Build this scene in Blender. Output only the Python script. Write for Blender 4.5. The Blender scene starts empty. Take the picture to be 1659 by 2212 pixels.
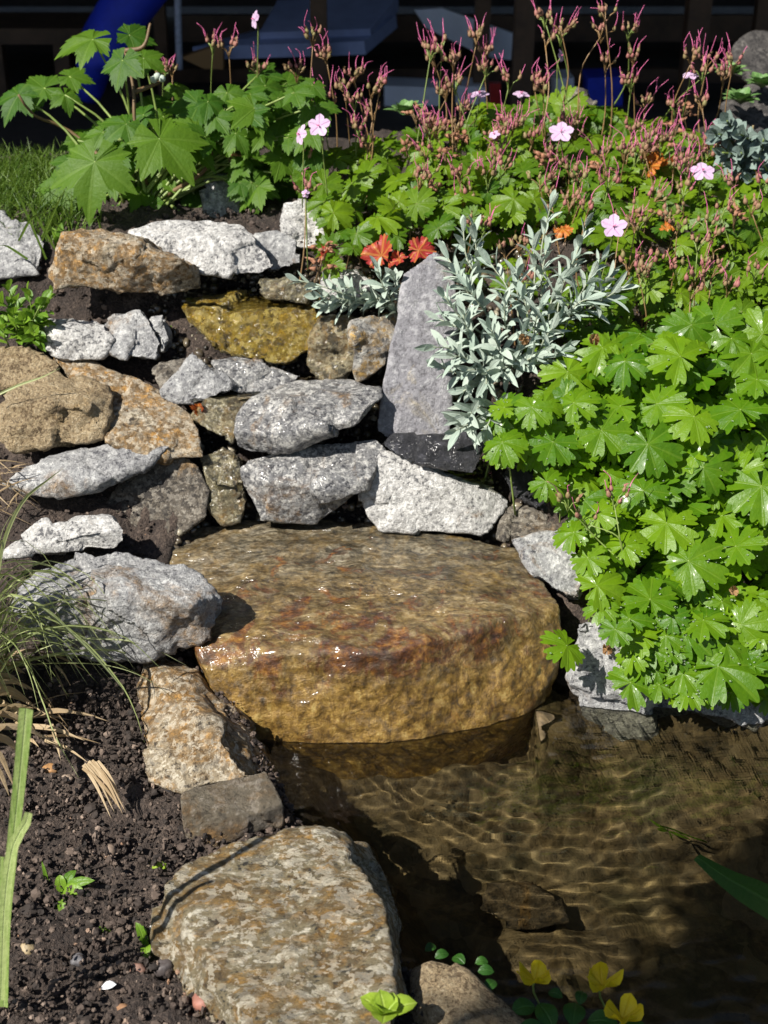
import bpy, bmesh, math, random
import numpy as np
from mathutils import Vector, Matrix

random.seed(7)
RNG = np.random.default_rng(11)
S = bpy.context.scene
C = S.collection

# ------------------------------------------------------------------ camera, sky, sun, exposure
PITCH = math.radians(28.0); CAM_Z = 1.1; FPX = 3038.8; CX, CY = 829.5, 1106.0
cam_d = bpy.data.cameras.new('camera'); cam = bpy.data.objects.new('camera', cam_d); C.objects.link(cam)
cam.location = (0, 0, CAM_Z); cam.rotation_euler = (math.pi/2 - PITCH, 0, 0)
cam_d.sensor_fit = 'VERTICAL'; cam_d.sensor_height = 24; cam_d.lens = 12/math.tan(math.radians(20))
cam_d.clip_start = 0.02; cam_d.clip_end = 300
cam_d.dof.use_dof = True; cam_d.dof.focus_distance = 1.72; cam_d.dof.aperture_fstop = 5.6
S.camera = cam
TO_SUN = Vector((-0.78, -0.64, 1.03)).normalized()
w = bpy.data.worlds.new('World'); S.world = w; w.use_nodes = True
wn = w.node_tree; bg = wn.nodes['Background']
sky = wn.nodes.new('ShaderNodeTexSky'); sky.sky_type = 'NISHITA'; sky.sun_disc = False
sky.sun_elevation = math.asin(TO_SUN.z); sky.sun_rotation = math.atan2(TO_SUN.x, TO_SUN.y)
wn.links.new(sky.outputs[0], bg.inputs[0]); bg.inputs[1].default_value = 0.05
sun_d = bpy.data.lights.new('sun', 'SUN'); sun = bpy.data.objects.new('sun', sun_d); C.objects.link(sun)
sun_d.energy = 5.0; sun_d.angle = math.radians(0.5); sun_d.color = (1.0, 0.95, 0.87)
sun.rotation_euler = (-TO_SUN).to_track_quat('-Z', 'Y').to_euler()
sun_d.cycles.is_caustics_light = True
S.view_settings.view_transform = 'Standard'; S.view_settings.look = 'None'
S.view_settings.exposure = 0.85; S.view_settings.gamma = 1.0
S.cycles.max_bounces = 8; S.cycles.transparent_max_bounces = 12
S.cycles.sample_clamp_indirect = 6
S.cycles.caustics_refractive = True; S.cycles.caustics_reflective = False
S.cycles.use_denoising = True

# ------------------------------------------------------------------ pixel -> world
def PD(px, py, v):
    """point on the ray of photo position (px, py): v >= 0.85 is its distance y, below that its height z"""
    cx = (px - CX)/FPX; cy = -(py - CY)/FPX
    dx = cx; dy = math.cos(PITCH) + cy*math.sin(PITCH); dz = -math.sin(PITCH) + cy*math.cos(PITCH)
    t = v/dy if v >= 0.85 else (v - CAM_Z)/dz
    return np.array((dx*t, dy*t, CAM_Z + dz*t))

# ------------------------------------------------------------------ noise
def vnoise(p, seed=0):
    p = np.asarray(p, float); i = np.floor(p).astype(np.int64); f = p - i
    f = f*f*(3 - 2*f)
    def h(ix, iy, iz):
        n = (ix*374761393 + iy*668265263 + iz*2147483647 + seed*1274126177) & 0xffffffff
        n = ((n ^ (n >> 13))*1274126177) & 0xffffffff
        n = ((n ^ (n >> 16))*2246822519) & 0xffffffff
        return ((n ^ (n >> 15)) & 0xffff)/65535.0
    r = 0
    for a in (0, 1):
        for b in (0, 1):
            for c in (0, 1):
                wgt = (f[:, 0] if a else 1-f[:, 0])*(f[:, 1] if b else 1-f[:, 1])*(f[:, 2] if c else 1-f[:, 2])
                r = r + wgt*h(i[:, 0]+a, i[:, 1]+b, i[:, 2]+c)
    return r*2 - 1
def fbm(p, octv=4, seed=0, gain=0.5):
    r = 0; a = 1.0; q = np.asarray(p, float).copy()
    for k in range(octv):
        r = r + a*vnoise(q, seed+k*17); q = q*2.03 + 5.1; a *= gain
    return r

# ------------------------------------------------------------------ object helpers
def tag(o, label=None, cat=None, group=None, kind=None):
    if label: o['label'] = label
    if cat: o['category'] = cat
    if group: o['group'] = group
    if kind: o['kind'] = kind
    return o
def empty(name, loc, label, cat, group=None):
    o = bpy.data.objects.new(name, None); C.objects.link(o); o.location = tuple(loc); o.empty_display_size = .05
    return tag(o, label, cat, group)
class MB:
    """collects triangles and quads with two per-point values; build() links them as ONE mesh object"""
    def __init__(s): s.V=[]; s.F=[]; s.M=[]; s.A=[]; s.B=[]; s.n=0
    def add(s, V, F, a=0.0, b=0.0, m=0):
        V = np.asarray(V, float); s.V.append(V)
        s.A.append(np.broadcast_to(np.asarray(a, float), (len(V),))); s.B.append(np.broadcast_to(np.asarray(b, float), (len(V),)))
        for f in (F if isinstance(F, (list, tuple)) else [F]):
            f = np.asarray(f, np.int64); s.F.append(f + s.n); s.M.append(np.full(len(f), m))
        s.n += len(V)
    def build(s, name, mats, parent=None, loc=None, smooth=True):
        V = np.concatenate(s.V)
        if loc is None:
            if parent is not None: loc = np.array(parent.location)
            else: loc = np.array((V[:,0].mean(), V[:,1].mean(), V[:,2].min()))
        loc = np.asarray(loc, float)
        me = bpy.data.meshes.new(name)
        me.vertices.add(len(V)); me.vertices.foreach_set('co', (V - loc).astype(np.float32).ravel())
        nl = sum(f.size for f in s.F); npoly = sum(len(f) for f in s.F)
        me.loops.add(nl); me.polygons.add(npoly)
        me.loops.foreach_set('vertex_index', np.concatenate([f.ravel() for f in s.F]).astype(np.int32))
        cnt = np.concatenate([np.full(len(f), f.shape[1]) for f in s.F])
        me.polygons.foreach_set('loop_start', np.concatenate([[0], np.cumsum(cnt)[:-1]]).astype(np.int32))
        me.polygons.foreach_set('material_index', np.concatenate(s.M).astype(np.int32))
        me.polygons.foreach_set('use_smooth', np.full(npoly, smooth))
        at = me.attributes.new('rnd', 'FLOAT', 'POINT'); at.data.foreach_set('value', np.concatenate(s.A).astype(np.float32))
        at = me.attributes.new('u', 'FLOAT', 'POINT'); at.data.foreach_set('value', np.concatenate(s.B).astype(np.float32))
        me.update(calc_edges=True); me.validate()
        for m in (mats if isinstance(mats, (list, tuple)) else [mats]): me.materials.append(m)
        o = bpy.data.objects.new(name, me); C.objects.link(o)
        if parent is not None:
            o.parent = parent; o.location = tuple(loc - np.array(parent.location))
        else: o.location = tuple(loc)
        return o
def tube(path, rad, sides=5, cap=True):
    P = np.asarray(path, float); n = len(P); rad = np.broadcast_to(np.asarray(rad, float), (n,))
    T = np.gradient(P, axis=0); T /= (np.linalg.norm(T, axis=1, keepdims=True) + 1e-12)
    up = np.array((0.31, 0.17, 0.93)); A = np.cross(T, up); A /= (np.linalg.norm(A, axis=1, keepdims=True)+1e-9); B = np.cross(T, A)
    ang = np.arange(sides)/sides*2*math.pi
    V = P[:, None] + rad[:, None, None]*(A[:, None]*np.cos(ang)[None, :, None] + B[:, None]*np.sin(ang)[None, :, None])
    V = V.reshape(-1, 3); F = []
    for i in range(n-1):
        for j in range(sides):
            k = (j+1) % sides
            F.append((i*sides+j, i*sides+k, (i+1)*sides+k, (i+1)*sides+j))
    F = [np.array(F)]
    if cap:
        V = np.vstack([V, P[:1], P[-1:]]); c0, c1 = n*sides, n*sides+1
        F.append(np.array([(c0, (j+1) % sides, j) for j in range(sides)] + [(c1, (n-1)*sides+j, (n-1)*sides+(j+1) % sides) for j in range(sides)]))
    return V, F
def curve(pts, n=10):
    """smooth curve through points"""
    P = np.asarray(pts, float); m = len(P)
    if m == 2: return P[0] + (P[1]-P[0])*np.linspace(0, 1, n)[:, None]
    t = np.concatenate([[0], np.cumsum(np.linalg.norm(np.diff(P, axis=0), axis=1))]); t /= t[-1]
    Q = np.vstack([2*P[0]-P[1], P, 2*P[-1]-P[-2]]); out = []
    for s in np.linspace(0, 1, n):
        i = min(max(np.searchsorted(t, s, 'right')-1, 0), m-2); f = (s-t[i])/(t[i+1]-t[i]+1e-12)
        a, b, c, d = Q[i], Q[i+1], Q[i+2], Q[i+3]
        out.append(.5*((2*b)+(-a+c)*f+(2*a-5*b+4*c-d)*f*f+(-a+3*b-3*c+d)*f**3))
    return np.array(out)
def blade(path, width, side=None, fold=0.15, twist=0.0, prof=None):
    """thin leaf along a path: width profile, V fold; 3 points across"""
    P = np.asarray(path, float); n = len(P); t = np.linspace(0, 1, n)
    T = np.gradient(P, axis=0); T /= (np.linalg.norm(T, axis=1, keepdims=True)+1e-12)
    s = np.array((1., 0, 0) if side is None else side, float)
    Sd = s[None] - (T@s)[:, None]*T; Sd /= (np.linalg.norm(Sd, axis=1, keepdims=True)+1e-9)
    N = np.cross(Sd, T)
    if twist:
        a = twist*t; Sd, N = Sd*np.cos(a)[:, None]+N*np.sin(a)[:, None], N*np.cos(a)[:, None]-Sd*np.sin(a)[:, None]
    wd = width*(prof(t) if prof else np.sin(np.clip(t*.97+.03, 0, 1)*math.pi)**.7)
    wd = wd[:, None]
    V = np.stack([P - Sd*wd/2 + N*fold*wd/2, P, P + Sd*wd/2 + N*fold*wd/2], 1).reshape(-1, 3)
    F = []
    for i in range(n-1):
        for j in (0, 1): F.append((i*3+j, i*3+j+1, (i+1)*3+j+1, (i+1)*3+j))
    U = np.tile((1., 0., 1.), n)
    return V, np.array(F), U
def frame(normal, tip):
    n = np.asarray(normal, float); n /= np.linalg.norm(n); t = np.asarray(tip, float); t = t - n*(t@n); t /= (np.linalg.norm(t)+1e-9)
    return np.stack([np.cross(t, n), t, n], 1)     # columns: x, y(tip), z(normal)
def ico(sub=1):
    bm = bmesh.new(); bmesh.ops.create_icosphere(bm, subdivisions=sub, radius=1)
    V = np.array([v.co[:] for v in bm.verts]); F = np.array([[v.index for v in f.verts] for f in bm.faces]); bm.free(); return V, F
ICO1, ICO2, ICO3 = ico(1), ico(2), ico(3)

# ------------------------------------------------------------------ materials
class NT:
    def __init__(s, name):
        s.m = bpy.data.materials.new(name); s.m.use_nodes = True; s.t = s.m.node_tree; s.t.nodes.clear()
        s.out = s.t.nodes.new('ShaderNodeOutputMaterial')
    def n(s, typ, ins=None, **kw):
        nd = s.t.nodes.new(typ)
        for k, v in kw.items(): setattr(nd, k, v)
        for k, v in (ins or {}).items(): s.put(nd.inputs[k], v)
        return nd
    def put(s, sock, v):
        if isinstance(v, bpy.types.NodeSocket): s.t.links.new(v, sock)
        elif isinstance(v, bpy.types.Node): s.t.links.new(v.outputs[0], sock)
        elif isinstance(v, tuple) and len(v) == 3 and sock.type == 'RGBA': sock.default_value = (*v, 1)
        else: sock.default_value = v
    def ramp(s, fac, stops, interp='LINEAR'):
        r = s.n('ShaderNodeValToRGB', {0: fac}); e = r.color_ramp; e.interpolation = interp
        while len(e.elements) < len(stops): e.elements.new(.5)
        for el, (p, c) in zip(e.elements, stops):
            el.position = p; el.color = (*c, 1) if isinstance(c, tuple) else (c, c, c, 1)
        return r.outputs[0]
    def noise(s, vec, scale, detail=4, rough=.55, dist=0.0):
        return s.n('ShaderNodeTexNoise', {'Vector': vec, 'Scale': scale, 'Detail': detail, 'Roughness': rough, 'Distortion': dist}).outputs['Fac']
    def mix(s, fac, a, b, mode='MIX'):
        m = s.n('ShaderNodeMix', data_type='RGBA', blend_type=mode)
        s.put(m.inputs[0], fac); s.put(m.inputs[6], a); s.put(m.inputs[7], b); return m.outputs[2]
    def math(s, op, a, b=0.0, clamp=False):
        m = s.n('ShaderNodeMath', operation=op, use_clamp=clamp); s.put(m.inputs[0], a); s.put(m.inputs[1], b); return m.outputs[0]
    def coords(s, scale=(1, 1, 1), rot=(0, 0, 0), rand=True):
        tc = s.n('ShaderNodeTexCoord'); v = tc.outputs['Object']
        if rand:
            oi = s.n('ShaderNodeObjectInfo'); k = s.math('MULTIPLY', oi.outputs['Random'], 37.0)
            cb = s.n('ShaderNodeCombineXYZ', {0: k, 1: k, 2: k})
            v = s.n('ShaderNodeVectorMath', {0: v, 1: cb.outputs[0]}, operation='ADD').outputs[0]
        return s.n('ShaderNodeMapping', {'Vector': v, 'Rotation': rot, 'Scale': scale}).outputs[0]
    def bump(s, h, strength, dist, normal=None):
        b = s.n('ShaderNodeBump', {'Height': h, 'Strength': strength, 'Distance': dist})
        if normal is not None: s.put(b.inputs['Normal'], normal)
        return b.outputs[0]
    def bsdf(s, col, rough=.7, normal=None, **kw):
        b = s.n('ShaderNodeBsdfPrincipled', {'Base Color': col, 'Roughness': rough})
        if normal is not None: s.put(b.inputs['Normal'], normal)
        for k, v in kw.items(): s.put(b.inputs[k.replace('_', ' ')], v)
        return b.outputs[0]
    def done(s, sh):
        s.t.links.new(sh, s.out.inputs[0]); return s.m

def rock_mat(name, dark, mid, light, rust=(.17, .09, .02), rust_at=.62, speck=150, stretch=(1, 1, 1), rot=(0, 0, 0),
             rough=.75, wet=0.0, crystal=.6, bump=.75, contrast=.085, stain_scale=9, flecks=.8, film=55):
    t = NT(name); v = t.coords(stretch, rot)
    lo = t.noise(v, 9, 5, .6); gr = t.noise(v, speck, 2, .6); med = t.noise(v, speck*.33, 4, .65, .4); fine = t.noise(v, speck*2.2, 2, .6)
    g = t.math('ADD', t.math('ADD', t.math('MULTIPLY', gr, .42), t.math('MULTIPLY', med, .33)), t.math('MULTIPLY', fine, .25))
    g = t.math('ADD', g, t.math('MULTIPLY', t.math('SUBTRACT', lo, .5), .30))
    base = t.ramp(g, [(.5-contrast, dark), (.5-contrast*.3, mid), (.5+contrast*.35, mid), (.5+contrast, light)])
    wn_ = t.n('ShaderNodeTexNoise', {'Vector': v, 'Scale': speck*1.1, 'Detail': 3.0, 'Roughness': .65})
    wv = t.n('ShaderNodeVectorMath', {0: wn_.outputs['Color'], 1: (.5, .5, .5)}, operation='SUBTRACT').outputs[0]
    wv = t.n('ShaderNodeVectorMath', {0: wv, 3: 2.6/speck}, operation='SCALE').outputs[0]
    vd = t.n('ShaderNodeVectorMath', {0: v, 1: wv}, operation='ADD').outputs[0]
    vo = t.n('ShaderNodeTexVoronoi', {'Vector': vd, 'Scale': speck*1.05, 'Randomness': 1.0}, feature='F1')
    cs = t.n('ShaderNodeSeparateColor', {0: vo.outputs['Color']})
    cr = t.ramp(cs.outputs[0], [(.58, 0.0), (.86, 1.0)], 'LINEAR'); dk = t.ramp(cs.outputs[1], [(.66, 0.0), (.92, 1.0)])
    rs = t.noise(v, stain_scale, 6, .68, 1.2)
    rm = t.ramp(rs, [(rust_at-.06, 0.0), (rust_at+.06, 1.0)])
    rc = t.ramp(t.noise(v, 75, 4, .7), [(.35, tuple(c*.5 for c in rust)), (.52, rust), (.66, tuple(min(1, c*2.6) for c in rust))])
    base = t.mix(t.math('MULTIPLY', rm, .72), base, rc)
    base = t.mix(t.math('MULTIPLY', cr, crystal), base, light)
    base = t.mix(t.math('MULTIPLY', dk, flecks), base, dark)
    dm = t.ramp(t.noise(v, 22, 5, .7), [(.58, 0.0), (.78, 1.0)])
    base = t.mix(t.math('MULTIPLY', dm, .25), base, tuple(c*.8 for c in mid))
    h = t.math('ADD', t.math('MULTIPLY', gr, .9), t.math('MULTIPLY', t.noise(v, 42, 10, .78), 2.4))
    nb = t.bump(h, bump, .009)
    kw = {}
    if wet:
        fn = t.bump(t.noise(t.coords((1, 1, 1), rand=False), film, 3, .55, .8), .9, .008 if film != 75 else .018)
        kw = dict(Coat_Weight=wet, Coat_Roughness=.14, Coat_IOR=1.33, Coat_Normal=fn)
    return t.done(t.bsdf(base, rough, nb, **kw))

M = {}
M['granite'] = rock_mat('grey_granite', (.085, .085, .095), (.31, .31, .31), (.58, .58, .565), rust_at=.62, speck=190, flecks=.4, crystal=.35, contrast=.10)
M['white_granite'] = rock_mat('pale_granite', (.11, .11, .115), (.48, .47, .45), (.76, .75, .72), rust_at=.68, speck=180, flecks=.35, crystal=.5)
M['dark_granite'] = rock_mat('speckled_granite', (.034, .034, .040), (.19, .19, .192), (.52, .51, .48), rust_at=.62, speck=165, wet=.65, flecks=.6, crystal=.5)
M['rusty'] = rock_mat('rust_stained_granite', (.05, .038, .026), (.29, .235, .155), (.58, .52, .41), rust=(.22, .11, .018), rust_at=.46, speck=160, flecks=.5)
M['gneiss'] = rock_mat('ochre_gneiss', (.025, .023, .018), (.225, .185, .105), (.66, .61, .49), rust=(.17, .088, .012), rust_at=.50, speck=125, stretch=(.75, 1.25, 1.1), rot=(0, 0, .15), contrast=.10, crystal=.5, flecks=.45, stain_scale=26, bump=.9)
M['sand'] = rock_mat('tan_sandstone', (.13, .085, .042), (.42, .315, .18), (.60, .49, .32), rust=(.18, .12, .05), rust_at=.60, speck=230, crystal=.2, flecks=.3, rough=.9, bump=1.0)
M['olive'] = rock_mat('wet_olive_stone', (.025, .022, .012), (0.120, 0.102, 0.054), (0.324, 0.288, 0.180), rust=(.11, .06, .01), rust_at=.52, speck=130, wet=.9, rough=.5, film=80)
M['gold'] = rock_mat('wet_golden_stone', (.04, .025, .002), (.25, .17, .012), (.55, .44, .13), rust=(.20, .12, .004), rust_at=.50, speck=95, wet=1.0, rough=.4, crystal=.5, flecks=.6, bump=1.0, contrast=.10, film=75)
M['slate'] = rock_mat('violet_grey_slate', (.135, .13, .142), (.245, .24, .258), (.38, .375, .39), rust=(.24, .21, .155), rust_at=.62, speck=110, crystal=.16, flecks=.2, bump=.7, rough=.6, stain_scale=16)
M['black_slate'] = rock_mat('black_slate', (.010, .010, .012), (.024, .024, .028), (.06, .06, .07), rust_at=.9, speck=60, wet=.5, rough=.45, crystal=.05, flecks=.2)
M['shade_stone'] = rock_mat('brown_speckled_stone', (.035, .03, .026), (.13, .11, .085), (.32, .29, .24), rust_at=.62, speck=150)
M['block'] = rock_mat('brown_slaty_block', (.06, .05, .036), (.125, .105, .075), (.23, .20, .16), rust=(.10, .055, .018), rust_at=.55, speck=90, crystal=.15, flecks=.3, rough=.42)
M['yellow_face'] = rock_mat('ochre_faced_stone', (.08, .08, .08), (0.312, 0.294, 0.264), (0.540, 0.528, 0.480), rust=(.24, .14, .02), rust_at=.48, speck=130, stain_scale=13)
M['half_shadow_rock'] = rock_mat('rock_toned_for_shadow', (.02, .018, .018), (.06, .055, .052), (.13, .12, .11), rust_at=.7, speck=90)  # dark base colour stands for the half shadow on the top right rocks
M['mud_stone'] = rock_mat('brown_underwater_stone', (.02, .014, .008), (.075, .052, .028), (.15, .11, .065), rust_at=.6, speck=130, flecks=.3, crystal=.3)
def slab_mat():
    t = NT('wet_rusty_slab'); v = t.coords((1, 1, 1), rand=False)
    vs = t.n('ShaderNodeMapping', {'Vector': v, 'Scale': (.75, 1.35, 1.0), 'Rotation': (0, 0, .22)}).outputs[0]
    a = t.noise(vs, 60, 6, .7, .8); b = t.noise(v, 9, 5, .6, .8); g = t.noise(v, 210, 3, .65); m_ = t.noise(vs, 130, 3, .6, .6)
    s = t.math('ADD', t.math('ADD', t.math('MULTIPLY', a, .4), t.math('MULTIPLY', m_, .3)), t.math('ADD', t.math('MULTIPLY', g, .15), t.math('MULTIPLY', b, .15)))
    base = t.ramp(s, [(.41, (.024, .016, .006)), (.47, (.090, .060, .022)), (.52, (.170, .118, .046)), (.60, (.33, .26, .14))])
    grey = t.ramp(s, [(.41, (.018, .017, .012)), (.48, (.075, .066, .045)), (.54, (.155, .138, .098)), (.62, (.33, .30, .24))])
    tc = t.n('ShaderNodeSeparateXYZ', {0: v})
    back = t.ramp(t.math('ADD', t.math('MULTIPLY', tc.outputs[1], 4.0), t.math('ADD', t.math('MULTIPLY', b, 1.3), -.42)), [(.25, 0.0), (.75, 1.0)])
    base = t.mix(t.math('MULTIPLY', back, .8), base, grey)
    blot = t.ramp(t.noise(vs, 20, 6, .7, 1.0), [(.40, .42), (.55, 1.0), (.68, 1.35)])
    base = t.mix(1.0, base, blot, 'MULTIPLY')
    # ragged rust stains: along the worn front edge, and patches over the near part of the top
    band = t.math('SUBTRACT', 1.0, t.math('MULTIPLY', t.math('ABSOLUTE', t.math('SUBTRACT', tc.outputs[2], .262)), 22.0), True)
    front = t.ramp(t.math('ADD', t.math('MULTIPLY', tc.outputs[1], -3.2), .35), [(.1, 0.0), (.6, 1.0)])
    rn = t.noise(v, 17, 7, .72, 1.3)
    rmask = t.ramp(t.math('ADD', rn, t.math('MULTIPLY', t.math('MULTIPLY', band, front), .19)), [(.57, 0.0), (.66, 1.0)])
    rust = t.ramp(t.noise(v, 60, 6, .75), [(.38, (.022, .005, .002)), (.50, (.085, .022, .004)), (.60, (.22, .085, .010)), (.70, (.36, .20, .04))])
    base = t.mix(t.math('MULTIPLY', rmask, .85), base, rust)
    low = t.ramp(t.math('ADD', tc.outputs[2], t.math('MULTIPLY', t.math('SUBTRACT', rn, .5), .16)), [(.21, 1.0), (.285, 0.0)])      # golden colour on the front below the edge
    gold = t.ramp(t.math('ADD', t.math('MULTIPLY', t.noise(t.n('ShaderNodeMapping', {'Vector': v, 'Scale': (1.5, 1.2, .55)}).outputs[0], 42, 6, .72, .8), .5), t.math('MULTIPLY', t.noise(v, 85, 5, .7), .5)), [(.38, (.035, .018, .003)), (.47, (.15, .078, .010)), (.55, (.31, .18, .032)), (.64, (.52, .37, .12))])
    base = t.mix(t.math('MULTIPLY', low, .75), base, t.mix(t.math('MULTIPLY', rmask, .6), gold, rust))
    h = t.math('ADD', t.math('MULTIPLY', a, 1.2), t.math('MULTIPLY', t.noise(v, 34, 9, .72), 1.6))
    nb = t.bump(h, .55, .007)
    fl = t.n('ShaderNodeMapping', {'Vector': v, 'Scale': (.7, 1.7, 1.0), 'Rotation': (0, 0, .2)}).outputs[0]
    fn = t.bump(t.noise(fl, 27, 3, .5, 1.5), .8, .014)
    return t.done(t.bsdf(base, .5, nb, Coat_Weight=1.0, Coat_Roughness=.17, Coat_IOR=1.36, Coat_Normal=fn))
M['slab'] = slab_mat()

def soil_mat():
    t = NT('garden_soil'); v = t.coords(rand=False)
    a = t.noise(v, 30, 8, .75); b = t.noise(v, 5, 4, .6); g = t.noise(v, 240, 3, .7)
    s = t.math('ADD', t.math('ADD', t.math('MULTIPLY', a, .45), t.math('MULTIPLY', g, .3)), t.math('MULTIPLY', b, .25))
    col = t.ramp(s, [(.36, (.012, .008, .006)), (.5, (.045, .031, .024)), (.60, (.12, .088, .068)), (.72, (.25, .185, .145))])
    h = t.math('ADD', a, t.math('MULTIPLY', g, .6))
    return t.done(t.bsdf(col, .85, t.bump(h, .9, .012)))
M['soil'] = soil_mat()
def simple(name, col, rough=.6, var=.3, scale=40, bump=.2, **kw):
    t = NT(name); v = t.coords()
    n = t.noise(v, scale, 5, .65)
    c = t.ramp(n, [(.3, tuple(x*(1-var) for x in col)), (.7, tuple(min(1, x*(1+var)) for x in col))])
    return t.done(t.bsdf(c, rough, t.bump(n, bump, .004), **kw))
def leaf_mat(name, c1, c2, vein, trans, rough=.42, tr=.35, veinw=.16, coat=0.0, vein_amt=.6, streak=0.0):
    t = NT(name)
    r = t.n('ShaderNodeAttribute', attribute_name='rnd').outputs['Fac']; u = t.n('ShaderNodeAttribute', attribute_name='u').outputs['Fac']
    v = t.coords(rand=False)
    n = t.noise(v, 70, 4, .6)
    if streak: n = t.math('ADD', t.math('MULTIPLY', t.noise(t.coords((420, 420, 9), rand=False), 1.0, 3, .6), streak), t.math('MULTIPLY', n, 1-streak))
    col = t.mix(t.math('ADD', t.math('MULTIPLY', r, .75), t.math('MULTIPLY', t.math('SUBTRACT', n, .4), 2.2 if streak else .7), True), c1, c2)
    vm = t.ramp(u, [(0.0, 1.0), (veinw, 0.0)])
    col = t.mix(t.math('MULTIPLY', vm, vein_amt), col, vein)
    nb = t.bump(t.math('ADD', t.noise(v, 160, 3, .6), t.math('MULTIPLY', vm, -.8)), .45, .0025)
    kw = dict(Coat_Weight=coat, Coat_Roughness=.12) if coat else {}
    p = t.bsdf(col, rough, nb, Specular_IOR_Level=.32, **kw)
    tl = t.n('ShaderNodeBsdfTranslucent', {'Color': t.mix(.5, col, trans), 'Normal': nb}).outputs[0]
    mx = t.n('ShaderNodeMixShader', {0: tr, 1: p, 2: tl}).outputs[0]
    return t.done(mx)
M['ger'] = leaf_mat('geranium_leaf', (.048, .140, .004), (.165, .290, .007), (.24, .36, .04), (.36, .54, .01), coat=.06, vein_amt=.3, veinw=.10, tr=.42, rough=.42)
M['ger_back'] = leaf_mat('geranium_leaf_upper', (.034, .100, .005), (.155, .255, .008), (.22, .35, .05), (.36, .52, .012), vein_amt=.3, veinw=.10, tr=.4)
M['red_leaf'] = leaf_mat('red_autumn_leaf', (.32, .012, .035), (.50, .17, .02), (.55, .30, .06), (.55, .08, .05), veinw=.3)
M['anem'] = leaf_mat('anemone_leaf', (.032, .100, .007), (.095, .185, .010), (.17, .28, .04), (.26, .44, .015), rough=.55, veinw=.07, vein_amt=.4, tr=.42)
M['silver'] = leaf_mat('silver_felted_leaf', (.27, .35, .29), (.43, .49, .42), (.5, .56, .5), (.38, .45, .33), rough=.85, tr=.18)
M['small_green'] = leaf_mat('small_green_leaf', (.07, .17, .012), (.20, .33, .03), (.25, .4, .08), (.3, .5, .04))
M['dark_green'] = leaf_mat('dark_pond_leaf', (.02, .07, .012), (.04, .12, .015), (.06, .16, .03), (.08, .2, .02))
M['lime'] = leaf_mat('lime_rosette_leaf', (.22, .34, .03), (.32, .45, .05), (.4, .5, .12), (.5, .6, .08))
M['sedge'] = leaf_mat('variegated_sedge_blade', (.24, .31, .08), (.46, .50, .26), (.60, .62, .44), (.45, .5, .2), veinw=.5, vein_amt=.5)
M['iris'] = leaf_mat('iris_blade', (.20, .32, .07), (.42, .50, .20), (.45, .52, .26), (.4, .55, .15), streak=.8)
M['straw'] = leaf_mat('dry_straw_blade', (.34, .24, .13), (.56, .44, .28), (.6, .5, .33), (.45, .35, .2), rough=.7)
M['grass'] = leaf_mat('lawn_blade', (.035, .09, .010), (.15, .23, .03), (.15, .22, .04), (.2, .32, .04))
M['glauc'] = leaf_mat('blue_grey_succulent_leaf', (.12, .17, .15), (.21, .27, .24), (.28, .33, .3), (.2, .26, .2), rough=.6, tr=.1)
M['houseleek'] = leaf_mat('houseleek_leaf', (.08, .17, .05), (.16, .27, .09), (.2, .3, .1), (.15, .25, .05), tr=.1)
M['stalk'] = simple('green_stalk', (.16, .22, .05), .5)
M['redstalk'] = simple('reddish_stalk', (.20, .12, .05), .5)
M['brownstalk'] = simple('brown_stem', (.13, .08, .035), .6)
M['silverstalk'] = simple('silver_stem', (.30, .33, .24), .8)
M['calyx'] = leaf_mat('red_green_calyx', (.20, .19, .07), (.34, .10, .12), (.25, .2, .08), (.4, .2, .1), tr=.15, rough=.6)
M['style'] = simple('magenta_style', (.55, .12, .27), .45)
M['drycalyx'] = simple('dry_brown_calyx', (.24, .11, .06), .7)
M['petal'] = leaf_mat('pale_pink_petal', (.54, .37, .56), (.66, .51, .68), (.50, .24, .46), (.6, .42, .6), rough=.6, tr=.3, veinw=.3, vein_amt=.35)
M['yellow'] = leaf_mat('yellow_petal', (.70, .52, .01), (.80, .64, .02), (.75, .5, .01), (.8, .6, .02), tr=.3)
M['deadleaf'] = leaf_mat('dry_tan_leaf', (.33, .18, .08), (.45, .28, .15), (.4, .25, .1), (.4, .25, .1), rough=.7)
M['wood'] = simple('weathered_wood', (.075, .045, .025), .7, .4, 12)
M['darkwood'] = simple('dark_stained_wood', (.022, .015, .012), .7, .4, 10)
M['blue'] = simple('deep_blue_fabric', (.015, .04, .55), .6, .2, 20)
M['bluegrey'] = simple('blue_grey_cushion', (.26, .32, .52), .8, .15, 15)
M['paleblue'] = simple('pale_blue_board', (.72, .77, .86), .6, .1, 8)
M['red'] = simple('red_plastic', (.35, .02, .02), .4)
M['paving'] = simple('dark_paving', (.05, .045, .04), .8, .4, 6)
M['rope'] = simple('pale_rope', (.35, .40, .50), .7, .3, 80)

# ------------------------------------------------------------------ ground
PY = np.array([.5, .9, 1.3, 1.45, 1.6, 1.72, 1.8, 1.9, 2.0, 2.1, 2.2, 2.55, 2.85, 3.2, 4.2, 8])
PZ = np.array([.01, .015, .022, .05, .085, .13, .18, .245, .32, .40, .45, .47, .28, .12, .08, .08])
CYP = np.array([.5, 1.44, 1.70, 1.74, 1.78, 1.84, 1.9, 1.95, 2.0, 2.08, 2.2, 2.9, 3.3, 3.6, 4.2, 8])
CZP = np.array([-.25, -.25, -.2, .03, .10, .17, .22, .26, .31, .37, .445, .47, .28, .12, .08, .08])
RYP = np.array([.5, 1.44, 1.52, 1.6, 1.7, 1.82, 1.95, 2.1, 2.25, 2.9, 3.3, 3.6, 4.2, 8])
RZP = np.array([-.25, -.25, -.05, .05, .14, .25, .35, .42, .46, .47, .28, .12, .08, .08])
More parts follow.
